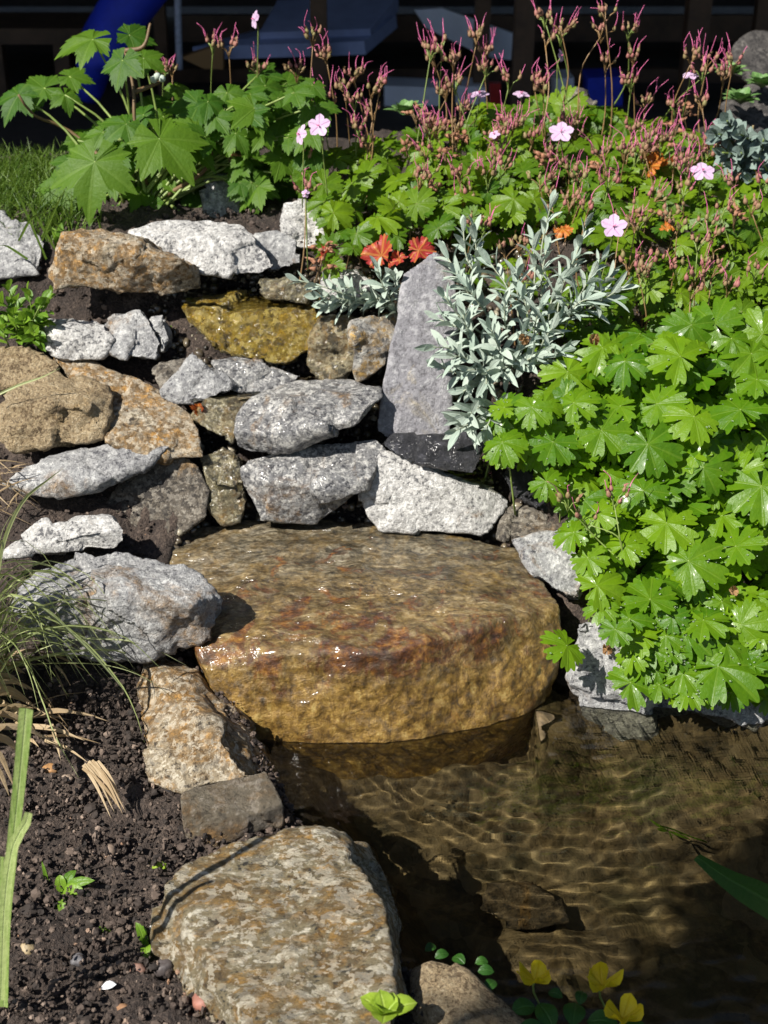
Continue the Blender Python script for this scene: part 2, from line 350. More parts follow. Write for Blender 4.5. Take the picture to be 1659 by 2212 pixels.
def sstep(a, b, x):
    t = np.clip((x-a)/(b-a), 0, 1); return t*t*(3-2*t)
def bank_x(y):       # left edge of pond and stream
    return np.interp(y, [.5, .95, 1.1, 1.25, 1.36, 1.47, 1.6, 1.75, 1.9, 2.05], [.30, .12, .0, -.07, -.12, -.18, -.29, -.27, -.31, -.34])
def height(x, y):
    x = np.asarray(x, float); y = np.asarray(y, float)
    l = np.interp(y, PY, PZ); c = np.interp(y, CYP, CZP); r = np.interp(y, RYP, RZP)
    k = sstep(-.025, .025, x - bank_x(y)); z = l*(1-k) + c*k
    q = sstep(.12, .26, x); z = z*(1-q) + r*q
    far = sstep(1.2, 6, np.abs(x)); z = z*(1-far) + .2*far
    return z
def soil_noise(x, y, z):
    p = np.stack([x, y, np.zeros_like(x)], 1)
    near = np.exp(-np.clip(np.abs(x)-1, 0, 9))*np.exp(-np.clip(np.abs(y-1.7)-1, 0, 9))
    return (.013*fbm(p*14, 4, 3) + .010*np.abs(fbm(p*48, 4, 9, .6)))*near*(z > -.15)
def geo(a, b, step, far, n=14):
    inner = np.arange(a, b, step); k = np.geomspace(step*2, far, n)
    return np.concatenate([(a - k)[::-1], inner, b + k])
gx = geo(-.85, .75, .007, 80); gy = geo(.85, 2.35, .007, 80)
GX, GY = np.meshgrid(gx, gy, indexing='ij'); X = GX.ravel(); Y = GY.ravel()
Z = height(X, Y); Z = Z + soil_noise(X, Y, Z)
nx, ny = len(gx), len(gy); I = np.arange(nx*ny).reshape(nx, ny)
mb = MB(); mb.add(np.stack([X, Y, Z], 1), np.stack([I[:-1, :-1], I[1:, :-1], I[1:, 1:], I[:-1, 1:]], -1).reshape(-1, 4))
ground = tag(mb.build('ground', M['soil'], loc=(0, 0, 0)), kind='structure')
ground.cycles.is_caustics_receiver = True

# pond bed and water
def pond_bed_mat():
    t = NT('pond_bed'); v = t.coords(rand=False)
    a = t.noise(v, 14, 6, .7, .6); g = t.noise(v, 120, 3, .6)
    vo = t.n('ShaderNodeTexVoronoi', {'Vector': v, 'Scale': 34}); 
    c = t.ramp(t.math('ADD', t.math('MULTIPLY', a, .7), t.math('MULTIPLY', g, .3)), [(.36, (.017, .012, .005)), (.5, (.064, .043, .018)), (.64, (.16, .112, .052))])
    c = t.mix(t.math('MULTIPLY', t.ramp(vo.outputs['Color'], [(.55, 0.), (.62, 1.)]), .5), c, (.15, .11, .06))
    c = t.mix(t.math('MULTIPLY', t.ramp(t.noise(v, 8, 4), [(.5, 0.), (.65, 1.)]), .5), c, (.03, .030, .010))
    return t.done(t.bsdf(c, .8, t.bump(t.math('ADD', a, t.math('MULTIPLY', vo.outputs['Distance'], -.8)), .6, .015)))
M['bed'] = pond_bed_mat()
bx = np.arange(-.32, 1.3, .008); by = np.arange(.55, 1.75, .008)
BX, BY = np.meshgrid(bx, by, indexing='ij'); x = BX.ravel(); y = BY.ravel()
d_left = (x - bank_x(y)); d_right = (1.53 - y) + .05*np.sin(x*7)
dd = np.minimum(np.clip(d_left, 0, 1), np.where(x > .2, np.clip(d_right, 0, 1), 1))
z = -.015 - .15*sstep(0, .30, np.where(x > .2, dd, np.minimum(dd*2.6, .3))) + .07*np.exp(-((y-1.45)/.07)**2)*sstep(-.16, -.06, x)*sstep(.30, .2, x) + .012*fbm(np.stack([x, y, 0*x], 1)*22, 4, 5) - .12*sstep(0.005, -.05, d_left)
I = np.arange(len(x)).reshape(len(bx), len(by))
mb = MB(); mb.add(np.stack([x, y, z], 1), np.stack([I[:-1, :-1], I[1:, :-1], I[1:, 1:], I[:-1, 1:]], -1).reshape(-1, 4))
bed = tag(mb.build('pond_bed', M['bed'], loc=(0, 0, 0)), kind='structure'); bed.cycles.is_caustics_receiver = True

def water_mat():
    t = NT('clear_pond_water')
    g = t.n('ShaderNodeBsdfRefraction', {'Color': (.84, .83, .72), 'Roughness': 0.0, 'IOR': 1.33}).outputs[0]
    gl = t.n('ShaderNodeBsdfGlossy', {'Color': (1, 1, 1), 'Roughness': .02}).outputs[0]
    fr = t.n('ShaderNodeFresnel', {'IOR': 1.33}).outputs[0]
    return t.done(t.n('ShaderNodeMixShader', {0: fr, 1: g, 2: gl}).outputs[0])
M['water'] = water_mat()
wx = np.arange(-.30, 1.35, .004); wy = np.arange(.45, 1.72, .004)
WX, WY = np.meshgrid(wx, wy, indexing='ij'); x = WX.ravel(); y = WY.ravel()
def ripples(x, y):
    h = 0
    wob = .012*fbm(np.stack([x, y, 0*x], 1)*9, 2, 31)
    for (cx, cy, lam, amp, dec, ph) in ((.24, 1.55, .024, .00030, .40, 0.), (.05, 1.47, .017, .00016, .25, 1.), (-.08, 1.46, .015, .00013, .25, 2.),
                                        (.62, 1.52, .029, .00020, .5, .4), (.16, 1.50, .019, .00017, .3, 2.6)):
        r = np.hypot(x-cx, y-cy) + wob
        h = h + .72*amp*np.exp(-r/dec)*np.sin(2*math.pi*r/lam + ph)
    h = h + .00045*fbm(np.stack([x*20 + y*6, y*62 - x*12, 0*x], 1), 2, 77)*np.exp(-np.clip(1.5-y, 0, 1)/.5)
    return h
I = np.arange(len(x)).reshape(len(wx), len(wy))
keep = (x > bank_x(y) - .06) & (y < 1.60)
F = np.stack([I[:-1, :-1], I[1:, :-1], I[1:, 1:], I[:-1, 1:]], -1).reshape(-1, 4); F = F[keep[F].all(1)]
used = np.unique(F); rem = np.full(len(x), -1); rem[used] = np.arange(len(used))
mb = MB(); mb.add(np.stack([x, y, ripples(x, y)], 1)[used], rem[F])
water = tag(mb.build('water', M['water'], loc=(0, 0, 0)), kind='structure'); water.cycles.is_caustics_caster = True

mb = MB()
for (xa, xb, ya, yb, zz) in ((-.28, .06, 1.86, 1.965, .292), (-.24, .16, 1.765, 1.83, .203), (-.30, .02, 2.0, 2.09, .385)):
    sx = np.arange(xa, xb, .005); sy = np.arange(ya, yb, .005); SX, SY = np.meshgrid(sx, sy, indexing='ij'); x = SX.ravel(); y = SY.ravel()
    z = zz + .0012*fbm(np.stack([x*70, y*90, 0*x], 1), 2, 5) + .10*(y - (ya+yb)/2)*(zz < .25)
    I = np.arange(len(x)).reshape(len(sx), len(sy)); mb.add(np.stack([x, y, z], 1), np.stack([I[:-1, :-1], I[1:, :-1], I[1:, 1:], I[:-1, 1:]], -1).reshape(-1, 4))
so = tag(mb.build('stream_water', M['water'], loc=(0, 0, 0)), kind='structure'); so.cycles.is_caustics_caster = True

# ------------------------------------------------------------------ rocks
def remesh(V, voxel, smooth_it):
    bm = bmesh.new()
    for p in V: bm.verts.new(p)
    bmesh.ops.convex_hull(bm, input=bm.verts); 
    loose = [v for v in bm.verts if not v.link_faces]; bmesh.ops.delete(bm, geom=loose, context='VERTS')
    me = bpy.data.meshes.new('tmp'); bm.to_mesh(me); bm.free()
    o = bpy.data.objects.new('tmp', me); C.objects.link(o)
    m = o.modifiers.new('r', 'REMESH'); m.mode = 'VOXEL'; m.voxel_size = voxel
    s = o.modifiers.new('s', 'SMOOTH'); s.factor = .5; s.iterations = smooth_it
    dg = bpy.context.evaluated_depsgraph_get(); me2 = bpy.data.meshes.new_from_object(o.evaluated_get(dg))
    bpy.data.objects.remove(o); bpy.data.meshes.remove(me)
    return me2
def rock(name, label, mat, pts, cat='rock', group=None, depth=.07, voxel=.0042, smooth=1, rough=.0028, facet=.0085, ncell=13, seed=None,
         shrink=.8, extra=(), layered=0.0, grow=1.085):
    """pts: (px, py, y-or-z) corners that the photo shows; the buried back is added behind and below them"""
    P = np.array([PD(*p) for p in pts]); c = P.mean(0)
    view = c - np.array((0, 0, CAM_Z)); view /= np.linalg.norm(view)
    P = c + (P - c)*grow
    back = c + (P - c)*shrink + view*depth
    V = np.vstack([P, back] + ([np.array(extra, float)] if len(extra) else []))
    me = remesh(V, voxel, smooth)
    n = len(me.vertices); co = np.empty(n*3); me.vertices.foreach_get('co', co); co = co.reshape(-1, 3)
    no = np.empty(n*3); me.vertex_normals.foreach_get('vector', no); no = no.reshape(-1, 3)
    sd = seed if seed is not None else (sum(ord(ch)*(k+1) for k, ch in enumerate(label)) % 9973)
    r = np.random.default_rng(sd)
    lo, hi = co.min(0), co.max(0)
    q = co + .012*np.stack([fbm(co*18 + 31*k, 3, sd+k) for k in range(3)], 1)
    cells = lo + (hi-lo)*r.random((ncell, 3)); g = r.normal(size=(ncell, 3)); off = r.uniform(-1, .35, ncell)
    d2 = ((q[:, None] - cells[None])**2).sum(2); near = d2.argmin(1)
    df = facet*off[near] + .10*facet/.007*((q - cells[near])*g[near]).sum(1)*.6
    df = np.clip(df, -2.2*facet, 1.1*facet)
    disp = df + rough*fbm(co*24 + sd, 4, sd) + rough*.45*np.abs(fbm(co*75, 3, sd+5))
    if layered: disp = disp + layered*np.sin((co@r.normal(size=3))*90 + 4*fbm(co*12, 3, sd))
    co2 = co + no*disp[:, None]
    base = np.array((c[0], c[1], co2[:, 2].min()))
    me.vertices.foreach_set('co', (co2 - base).ravel()); me.name = name
    me.polygons.foreach_set('use_smooth', np.ones(len(me.polygons), bool)); me.materials.clear(); me.materials.append(M[mat] if isinstance(mat, str) else mat)
    me.update()
    o = bpy.data.objects.new(name, me); C.objects.link(o); o.location = base
    tag(o, label, cat, group); o.cycles.is_caustics_receiver = True
    return o
GS = 'stones lining the stream'
slab_rock = rock('stone_slab', 'large flat brown rust-streaked wet slab jutting out over the pond', 'slab',
     [(365, 1195, .125), (420, 1142, .13), (640, 1120, .135), (800, 1135, .135), (960, 1165, .13), (1110, 1185, .13), (1165, 1250, .125), (1205, 1310, .115),
      (430, 1395, .12), (520, 1400, .125), (640, 1405, .13), (850, 1405, .13), (960, 1368, .13), (1080, 1338, .13), (1210, 1400, 1.56), (1170, 1490, 1.53),
      (450, 1450, 1.46), (560, 1550, 1.45), (640, 1610, 1.45), (760, 1612, 1.445), (900, 1590, 1.45), (1000, 1560, 1.475), (1120, 1545, 1.50)],
     voxel=.004, smooth=4, rough=.0038, facet=.0, ncell=40, depth=.05, shrink=.9, grow=1.02,
     extra=[(-.17, 1.46, -.14), (0, 1.44, -.14), (.10, 1.46, -.14), (.2, 1.54, -.14), (-.2, 1.7, -.1), (.15, 1.7, -.1)])
rock('gneiss_boulder', 'large ochre and white mottled boulder at the bottom edge beside dark soil', 'gneiss',
     [(362, 1905, .085), (400, 1862, .09), (470, 1832, .095), (560, 1803, .10), (680, 1795, .10), (742, 1832, .095), (795, 1905, .09), (822, 1965, .085), (838, 2040, .08), (848, 2135, .075),
      (350, 1965, .05), (345, 2045, .035), (372, 2100, .03), (390, 2140, .02), (500, 2150, .06), (540, 2225, .02), (610, 2260, .05), (700, 2330, .05), (850, 2330, .04), (640, 2360, .0),
      (800, 1850, -.03), (862, 2010, -.04), (880, 2150, -.04)], depth=.05, rough=.006, facet=.006, smooth=5, grow=1.03, group=GS)
rock('flat_block', 'small brown flat-topped angular block between two bank stones', 'block',
     [(390, 1713, .062), (425, 1700, .064), (570, 1668, .07), (582, 1700, .066), (607, 1735, .062), (560, 1753, .06), (480, 1762, .058), (425, 1757, .058), (394, 1752, .058),
      (400, 1805, 1.235), (428, 1838, 1.225), (450, 1838, 1.222), (500, 1815, 1.225), (613, 1785, 1.25)], depth=.04, rough=.0015, facet=.002, smooth=1, voxel=.003, grow=1.04, group=GS)
rock('leaning_stone', 'leaning wedge stone with pale orange left face and dark wet right face', 'rusty',
     [(320, 1425, 1.50), (300, 1500, 1.44), (312, 1600, 1.36), (335, 1680, 1.31), (400, 1705, 1.29), (430, 1540, 1.38), (500, 1622, 1.31), (535, 1672, 1.29), (520, 1690, 1.285),
      (340, 1422, 1.51), (420, 1462, .075), (520, 1550, .035), (575, 1620, -.005), (582, 1668, -.01)], depth=.05, rough=.005, facet=.006, smooth=3, group=GS)
rock('granite_rock', 'big grey rock striped with grass shadows on the left bank of the slab', 'granite',
     [(95, 1219, .19), (170, 1194, .20), (250, 1190, .20), (285, 1197, .20), (340, 1221, .20), (410, 1236, .195), (445, 1264, .19), (472, 1290, .178), (472, 1320, 1.50), (446, 1350, 1.49),
      (440, 1376, 1.485), (350, 1402, 1.485), (310, 1411, 1.48), (240, 1416, 1.48), (125, 1400, 1.48), (30, 1325, 1.50), (50, 1269, .165), (115, 1294, 1.49), (290, 1285, 1.48), (400, 1300, 1.475)],
     depth=.06, rough=.008, facet=.010, group=GS)
rock('granite_rock', 'small white-topped rock just above the grass-shadowed rock', 'white_granite',
     [(30, 1175, 1.66), (95, 1124, .195), (165, 1115, .20), (240, 1118, .20), (262, 1144, 1.655), (266, 1170, 1.65), (245, 1192, 1.645), (165, 1192, 1.64), (190, 1150, 1.64), (10, 1202, 1.64)], depth=.06, group=GS)
rock('granite_rock', 'flat pale tilted stone resting below the tan boulder', 'granite',
     [(10, 1040, 1.76), (85, 998, .235), (150, 974, .245), (250, 953, .255), (320, 956, .258), (352, 968, .255), (322, 1005, 1.765), (250, 1036, 1.745), (220, 1061, 1.74), (100, 1071, 1.74), (15, 1051, 1.75), (120, 1040, 1.735), (215, 1038, 1.735)],
     depth=.035, rough=.004, facet=.006, smooth=2, group=GS)
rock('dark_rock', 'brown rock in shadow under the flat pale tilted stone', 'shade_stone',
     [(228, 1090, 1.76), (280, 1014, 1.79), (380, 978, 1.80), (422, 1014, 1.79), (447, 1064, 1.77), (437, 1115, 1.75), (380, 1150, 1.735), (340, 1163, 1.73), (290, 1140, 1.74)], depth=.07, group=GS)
rock('wet_rock', 'narrow greenish wet rock on end behind the slab', 'olive',
     [(430, 990, 1.80), (480, 972, 1.80), (520, 994, 1.79), (532, 1069, 1.765), (520, 1128, 1.755), (480, 1132, 1.755), (450, 1085, 1.77), (440, 1040, 1.78)], depth=.06, smooth=6, group=GS)
rock('granite_rock', 'grey granite step with wet front standing at the back of the slab', 'dark_granite',
     [(525, 1024, 1.77), (540, 992, .235), (625, 977, .24), (700, 958, .25), (800, 953, .255), (828, 974, 1.79), (790, 1034, 1.745), (775, 1069, 1.745), (700, 1119, 1.75), (685, 1134, 1.75), (600, 1122, 1.755), (565, 1112, 1.755), (540, 1064, 1.765),
      (615, 1046, 1.745), (700, 1056, 1.737)], depth=.06, group=GS, smooth=1)
rock('granite_rock', 'near-white granite rock to the right of the wet granite step', 'white_granite',
     [(830, 978, .245), (882, 985, .245), (912, 999, .235), (980, 1046, 1.75), (1085, 1069, 1.775), (1112, 1104, 1.765), (1070, 1136, 1.745), (1040, 1156, 1.735), (955, 1148, 1.737), (905, 1147, 1.738), (825, 1143, 1.742), (803, 1124, 1.745), (775, 1079, 1.75), (780, 1024, 1.765)],
     depth=.06, group=GS, smooth=1, facet=.004, grow=1.03)
rock('granite_rock', 'big speckled granite boulder with flat sloping top in the middle of the stream', 'dark_granite',
     [(507, 930, 1.79), (515, 900, .285), (540, 873, .30), (600, 835, .31), (650, 823, .312), (750, 823, .312), (802, 840, .305), (814, 860, 1.82), (780, 897, 1.785), (765, 922, 1.78), (675, 948, 1.78), (615, 978, 1.78), (550, 980, 1.785), (520, 967, 1.79), (612, 938, 1.772), (725, 918, 1.772), (788, 880, 1.785)],
     depth=.05, group=GS, smooth=1)
rock('granite_rock', 'small pointed triangular rock amid the stream above the dead leaf', 'granite',
     [(354, 850, 1.875), (414, 763, 1.905), (452, 785, 1.90), (522, 835, 1.89), (480, 852, 1.87), (425, 872, 1.862), (378, 870, 1.865), (470, 815, 1.88)], depth=.06, rough=.004, facet=.006, smooth=2, group=GS)
rock('granite_rock', 'wet speckled rock behind the pointed triangular rock', 'dark_granite',
     [(460, 780, 1.93), (525, 774, 1.945), (600, 794, 1.93), (646, 810, 1.92), (625, 842, 1.895), (550, 857, 1.885), (500, 840, 1.89)], depth=.05, group=GS)
rock('golden_rock', 'glittering golden-yellow wet rock with water running over it', 'gold',
     [(396, 660, .378), (450, 644, .385), (500, 634, .39), (600, 638, .39), (672, 654, .388), (692, 690, 1.985), (672, 740, 1.955), (625, 777, 1.94), (550, 776, 1.94), (500, 768, 1.942), (460, 752, 1.95), (430, 705, 1.97), (415, 672, 1.995), (540, 668, 1.985), (650, 672, 1.985)],
     depth=.05, rough=.007, facet=.008, voxel=.004, group=GS)
rock('wet_rock', 'wet ribbed pale brown rock under the trickle right of the golden rock', 'olive',
     [(688, 695, 1.95), (705, 682, 1.965), (752, 684, 1.96), (768, 720, 1.945), (757, 822, 1.915), (700, 824, 1.915), (665, 802, 1.925), (670, 740, 1.94)], depth=.05, rough=.006, facet=.008, group=GS)
rock('angular_rock', 'angular grey rock with a yellow-ochre face beside the tall slate', 'yellow_face',
     [(758, 697, 1.915), (800, 684, 1.94), (857, 682, 1.96), (852, 742, 1.925), (832, 790, 1.91), (770, 828, 1.90), (760, 800, 1.90), (770, 735, 1.905)], depth=.05, rough=.004, facet=.004, smooth=1, group=GS)
rock('slate_slab', 'tall smooth violet-grey slate standing upright by silver leaves', 'slate',
     [(895, 574, 1.955), (937, 545, 1.965), (962, 558, 1.965), (985, 602, 1.95), (990, 700, 1.915), (975, 780, 1.88), (968, 850, 1.85), (975, 905, 1.835), (970, 946, 1.82), (840, 952, 1.815), (812, 932, 1.82), (818, 880, 1.84), (842, 820, 1.86), (854, 760, 1.88), (864, 640, 1.925), (872, 592, 1.95)],
     depth=.035, rough=.0018, facet=.0012, smooth=0, voxel=.003, ncell=10, layered=.0008, grow=1.0, cat='slate', group=GS)
rock('black_slate', 'black wet slate lying at the foot of the upright slate', 'black_slate',
     [(822, 958, 1.775), (850, 932, 1.79), (940, 934, 1.79), (1042, 936, 1.79), (1046, 972, 1.77), (1022, 1024, 1.745), (960, 1014, 1.748), (880, 994, 1.758), (838, 974, 1.768)], depth=.04, rough=.003, facet=.004, smooth=1, voxel=.004, grow=1.03, cat='slate', group=GS)
rock('dark_rock', 'small dark grey stone under the bright leaves right of the black slate', 'black_slate',
     [(1080, 1026, 1.775), (1096, 1013, 1.785), (1150, 1018, 1.79), (1195, 1070, 1.765), (1180, 1112, 1.74), (1112, 1076, 1.75)], depth=.05, smooth=2, group=GS)
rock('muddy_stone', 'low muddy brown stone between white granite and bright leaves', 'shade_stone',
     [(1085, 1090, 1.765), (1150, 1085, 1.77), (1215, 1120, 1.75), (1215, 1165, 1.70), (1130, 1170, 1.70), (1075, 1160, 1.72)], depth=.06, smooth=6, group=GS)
rock('granite_rock', 'small grey speckled rock at the right corner of the slab below leaves', 'granite',
     [(1113, 1165, 1.69), (1160, 1150, 1.69), (1205, 1148, 1.69), (1235, 1184, 1.66), (1268, 1246, 1.63), (1250, 1300, 1.61), (1190, 1272, 1.62), (1150, 1230, 1.645)], depth=.06, group=GS)
rock('bank_boulder', 'long grey granite boulder half covered by leaves at the right pond edge', 'granite',
     [(1235, 1330, .10), (1340, 1320, .11), (1500, 1330, .12), (1700, 1380, .11), (1900, 1400, .10), (1255, 1450, 1.53), (1270, 1500, .0), (1330, 1535, -.01), (1450, 1548, -.012), (1660, 1535, -.01), (1900, 1500, 0.0), (1300, 1430, .045), (1500, 1440, .06), (1700, 1450, .05)],
     depth=.07, group=GS, smooth=6, rough=.009, facet=.012, ncell=30, grow=1.0, extra=[(.25, 1.48, -.12), (.45, 1.48, -.12), (.6, 1.5, -.12)])
rock('ochre_block', 'orange-brown block with lit front and dark underside, topmost on the left', 'rusty',
     [(122, 596, 2.005), (138, 510, 2.0), (155, 504, .478), (250, 503, .482), (285, 514, .482), (390, 560, .465), (427, 570, 2.02), (427, 622, 2.01), (350, 637, 2.0), (240, 633, 1.995), (130, 622, 2.0), (195, 552, 1.985), (250, 570, 1.985), (335, 586, 1.985)],
     depth=.05, rough=.005, facet=.006, smooth=2, group=GS)
rock('granite_rock', 'pale grey rock leaning behind the orange-brown block below the big leaves', 'white_granite',
     [(288, 505, 2.09), (350, 480, 2.11), (450, 467, 2.12), (522, 479, 2.11), (533, 505, 2.08), (572, 535, 2.06), (587, 572, 2.05), (560, 588, 2.035), (515, 593, 2.03), (430, 583, 2.03), (390, 552, 2.04), (490, 505, 2.06), (400, 520, 2.05)], depth=.06, group=GS)
rock('granite_rock', 'shaded grey stone at the right end of the pale leaning rock', 'granite',
     [(540, 505, 2.13), (600, 494, 2.14), (642, 515, 2.13), (648, 566, 2.10), (590, 588, 2.08), (555, 575, 2.08)], depth=.05, group=GS)
rock('upright_stone', 'upright cream-coloured stone among geranium stems', 'white_granite',
     [(605, 482, 2.18), (615, 438, 2.19), (650, 430, 2.2), (702, 460, 2.19), (705, 540, 2.15), (610, 540, 2.15)], depth=.05, group=GS)
rock('dark_rock', 'grey stone in the shade beneath the anemone leaves', 'granite',
     [(438, 385, 2.3), (500, 376, 2.32), (525, 420, 2.29), (515, 475, 2.25), (450, 465, 2.26)], depth=.05, group=GS)
rock('granite_rock', 'light grey two-sided rock beside the small green plant on the left', 'white_granite',
     [(72, 726, 1.96), (100, 694, .365), (190, 692, .37), (222, 700, 1.965), (238, 736, 1.94), (222, 770, 1.925), (150, 780, 1.92), (95, 758, 1.93), (140, 715, 1.935)], depth=.06, group=GS)
rock('granite_rock', 'grey rock with a dark flat right side behind the long diagonal rock', 'granite',
     [(205, 716, 1.96), (240, 683, 1.98), (302, 668, 1.985), (322, 690, 1.97), (348, 740, 1.95), (332, 773, 1.93), (262, 770, 1.925), (215, 745, 1.94)], depth=.06, group=GS, smooth=2)
rock('small_rock', 'small flaky stone leaning on the dark-sided rock', 'granite',
     [(325, 690, 1.985), (355, 685, 1.985), (375, 735, 1.96), (350, 762, 1.945), (340, 745, 1.95)], depth=.05, group=GS)
rock('tan_boulder', 'rounded tan boulder at the left edge behind the bigger tan one', 'sand',
     [(-40, 770, 1.93), (0, 752, 1.94), (75, 757, 1.94), (122, 785, 1.92), (127, 812, 1.91), (60, 835, 1.89), (-40, 835, 1.89)], depth=.07, smooth=12, rough=.005, facet=.004, group=GS)
rock('tan_boulder', 'large rough tan boulder at the left edge above the flat pale stone', 'sand',
     [(0, 880, 1.82), (25, 845, 1.855), (60, 822, 1.88), (110, 810, 1.89), (190, 822, 1.88), (242, 852, 1.85), (250, 900, 1.82), (222, 945, 1.80), (100, 965, 1.79), (50, 975, 1.79), (5, 945, 1.80), (110, 870, 1.80), (170, 880, 1.795)], depth=.07, smooth=10, rough=.007, facet=.007, group=GS)
rock('diagonal_rock', 'long grey and rusty rock sloping down to the right beside the tan boulder', 'rusty',
     [(118, 777, 1.93), (200, 783, 1.93), (270, 808, 1.91), (350, 848, 1.88), (402, 890, 1.85), (422, 930, 1.82), (428, 978, 1.79), (350, 985, 1.785), (240, 945, 1.80), (260, 860, 1.865), (180, 810, 1.895)], depth=.07, group=GS)
rock('dark_rock', 'shaded grey rock at the far left edge below the lawn', 'granite',
     [(-40, 470, 2.16), (20, 470, 2.16), (65, 484, 2.15), (98, 525, 2.12), (85, 590, 2.08), (-40, 600, 2.07)], depth=.06, smooth=6, group=GS)
rock('granite_rock', 'white stone half hidden by silver leaves left of the upright slate', 'white_granite',
     [(688, 617, 2.03), (710, 585, 2.05), (770, 584, 2.05), (805, 602, 2.04), (800, 640, 2.02), (765, 650, 2.01), (700, 648, 2.015)], depth=.05, group=GS)
rock('flat_stone', 'wet flat stone under water upstream of the golden rock', 'olive',
     [(548, 606, .415), (600, 594, .42), (690, 610, .42), (680, 648, .395), (575, 642, .395)], depth=.03, smooth=5, group=GS)
rock('wet_rock', 'mossy wet stone beneath the dead leaf in the stream', 'olive',
     [(418, 905, 1.835), (450, 868, 1.86), (548, 858, 1.87), (517, 900, 1.83), (502, 955, 1.80), (470, 940, 1.81)], depth=.05, group=GS)
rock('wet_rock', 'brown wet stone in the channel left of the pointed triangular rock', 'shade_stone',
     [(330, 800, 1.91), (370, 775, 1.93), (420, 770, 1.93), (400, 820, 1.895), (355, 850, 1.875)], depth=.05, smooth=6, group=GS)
rock('pond_boulder', 'rounded brown boulder with yellow lichen spots at the bottom edge', 'sand',
     [(893, 2112, .03), (920, 2092, .04), (960, 2086, .045), (1000, 2098, .045), (1058, 2140, .035), (1145, 2215, .02), (1160, 2300, .0), (900, 2300, .0), (990, 2250, .05), (930, 2180, .045)], depth=.06, smooth=9, rough=.004, facet=.004, group=GS)
rock('submerged_stone', 'squarish brown stone under the pond water near the bottom', 'mud_stone',
     [(1040, 1990, -.13), (1130, 1975, -.12), (1195, 2000, -.12), (1215, 2055, -.125), (1100, 2075, -.135), (1030, 2040, -.14)], depth=.05, smooth=6)
rock('shore_stone', 'dark stone behind the ochre boulder at the pond side', 'dark_granite',
     [(745, 1838, .05), (785, 1850, .045), (830, 1900, .03), (860, 1990, .02), (850, 2020, -.01), (800, 1960, .03)], depth=.06, group=GS)
rock('grey_boulder', 'rounded dark grey boulder at the top right corner', 'half_shadow_rock',  # grey boulder, its half shadow put into the dark material
     [(1560, 130, 2.9), (1590, 80, 2.93), (1640, 62, 2.95), (1720, 80, 2.95), (1740, 160, 2.9), (1640, 190, 2.85)], depth=.12, smooth=10, voxel=.01)
rock('brown_stone', 'brown striped stone behind the flowering stems at the top', 'shade_stone',
     [(1175, 225, 2.6), (1200, 200, 2.62), (1250, 193, 2.63), (1290, 215, 2.6), (1285, 250, 2.56), (1190, 250, 2.56)], depth=.08, voxel=.008)
rock('mound_rock', 'dark earthy rock under the houseleeks at the right edge', 'half_shadow_rock',  # darkened by colour for the half shadow it lies in
     [(1560, 230, 2.6), (1620, 180, 2.66), (1760, 180, 2.66), (1760, 400, 2.45), (1620, 330, 2.48)], depth=.12, voxel=.01)
print('rocks done')
# ------------------------------------------------------------------ loose things on the soil
def ground_y(px, py):
    """where the photo ray meets the ground"""
    ys = np.linspace(.88, 3.2, 500); cx = (px-CX)/FPX; cy = -(py-CY)/FPX
    dy = math.cos(PITCH)+cy*math.sin(PITCH); dz = -math.sin(PITCH)+cy*math.cos(PITCH)
    t = ys/dy; d = CAM_Z+dz*t - height(cx*t, ys); i = np.argmax(d < 0)
    return ys[i] if d.min() < 0 else ys[-1]
def on_ground(px, py, dz=0.0):
    p = PD(px, py, ground_y(px, py)); p[2] += dz; return p
mb = MB()
for k in range(20000):
    if k < 13000: xx, yy = RNG.uniform(-.46, .05), RNG.uniform(.86, 1.55)
    else: xx, yy = RNG.uniform(-.65, .35), RNG.uniform(1.5, 2.25)
    if xx > bank_x(yy) - .01 and yy < 1.75: continue
    r = .0012 + .0036*RNG.random()**4
    if RNG.random() < .015: r *= 1.8
    zz = float(height(xx, yy)) + .010
    ic = ICO2 if r > .0019 else ICO1
    V = ic[0]*(1+(.55 if r > .0019 else 1.0)*(RNG.random((len(ic[0]), 1))-.5))*r*RNG.uniform(.5, 1.3, 3) + (xx, yy, zz + RNG.uniform(-.007, .008))
    mb.add(V, ic[1], RNG.random())
def crumb_mat():
    t = NT('soil_crumb'); r = t.n('ShaderNodeAttribute', attribute_name='rnd').outputs['Fac']
    c = t.ramp(r, [(0., (.013, .009, .007)), (.7, (.056, .039, .030)), (.93, (.12, .088, .068)), (.985, (.24, .18, .14)), (1., (.25, .14, .08))])
    return t.done(t.bsdf(c, .85))
tag(mb.build('soil_crumbs', crumb_mat(), smooth=False), kind='stuff')
mb = MB()
for k in range(2600):
    yy = RNG.uniform(1.72, 2.12); xx = RNG.uniform(float(bank_x(yy))-.02, .22)
    r = .002 + .007*RNG.random()**3; zz = float(height(xx, yy)) + .012
    V = ICO2[0]*(1+.35*(RNG.random((len(ICO2[0]), 1))-.5))*r*RNG.uniform(.6, 1.2, 3) + (xx, yy, zz + RNG.uniform(-.004, .006))
    mb.add(V, ICO2[1], RNG.random())
def gravel_mat():
    t = NT('wet_stream_gravel'); r = t.n('ShaderNodeAttribute', attribute_name='rnd').outputs['Fac']
    c = t.ramp(r, [(0., (.02, .017, .012)), (.5, (.07, .055, .035)), (.8, (.16, .13, .085)), (1., (.30, .27, .2))])
    return t.done(t.bsdf(c, .35, None, Coat_Weight=.8, Coat_Roughness=.05))
tag(mb.build('stream_gravel', gravel_mat()), kind='stuff').cycles.is_caustics_receiver = True
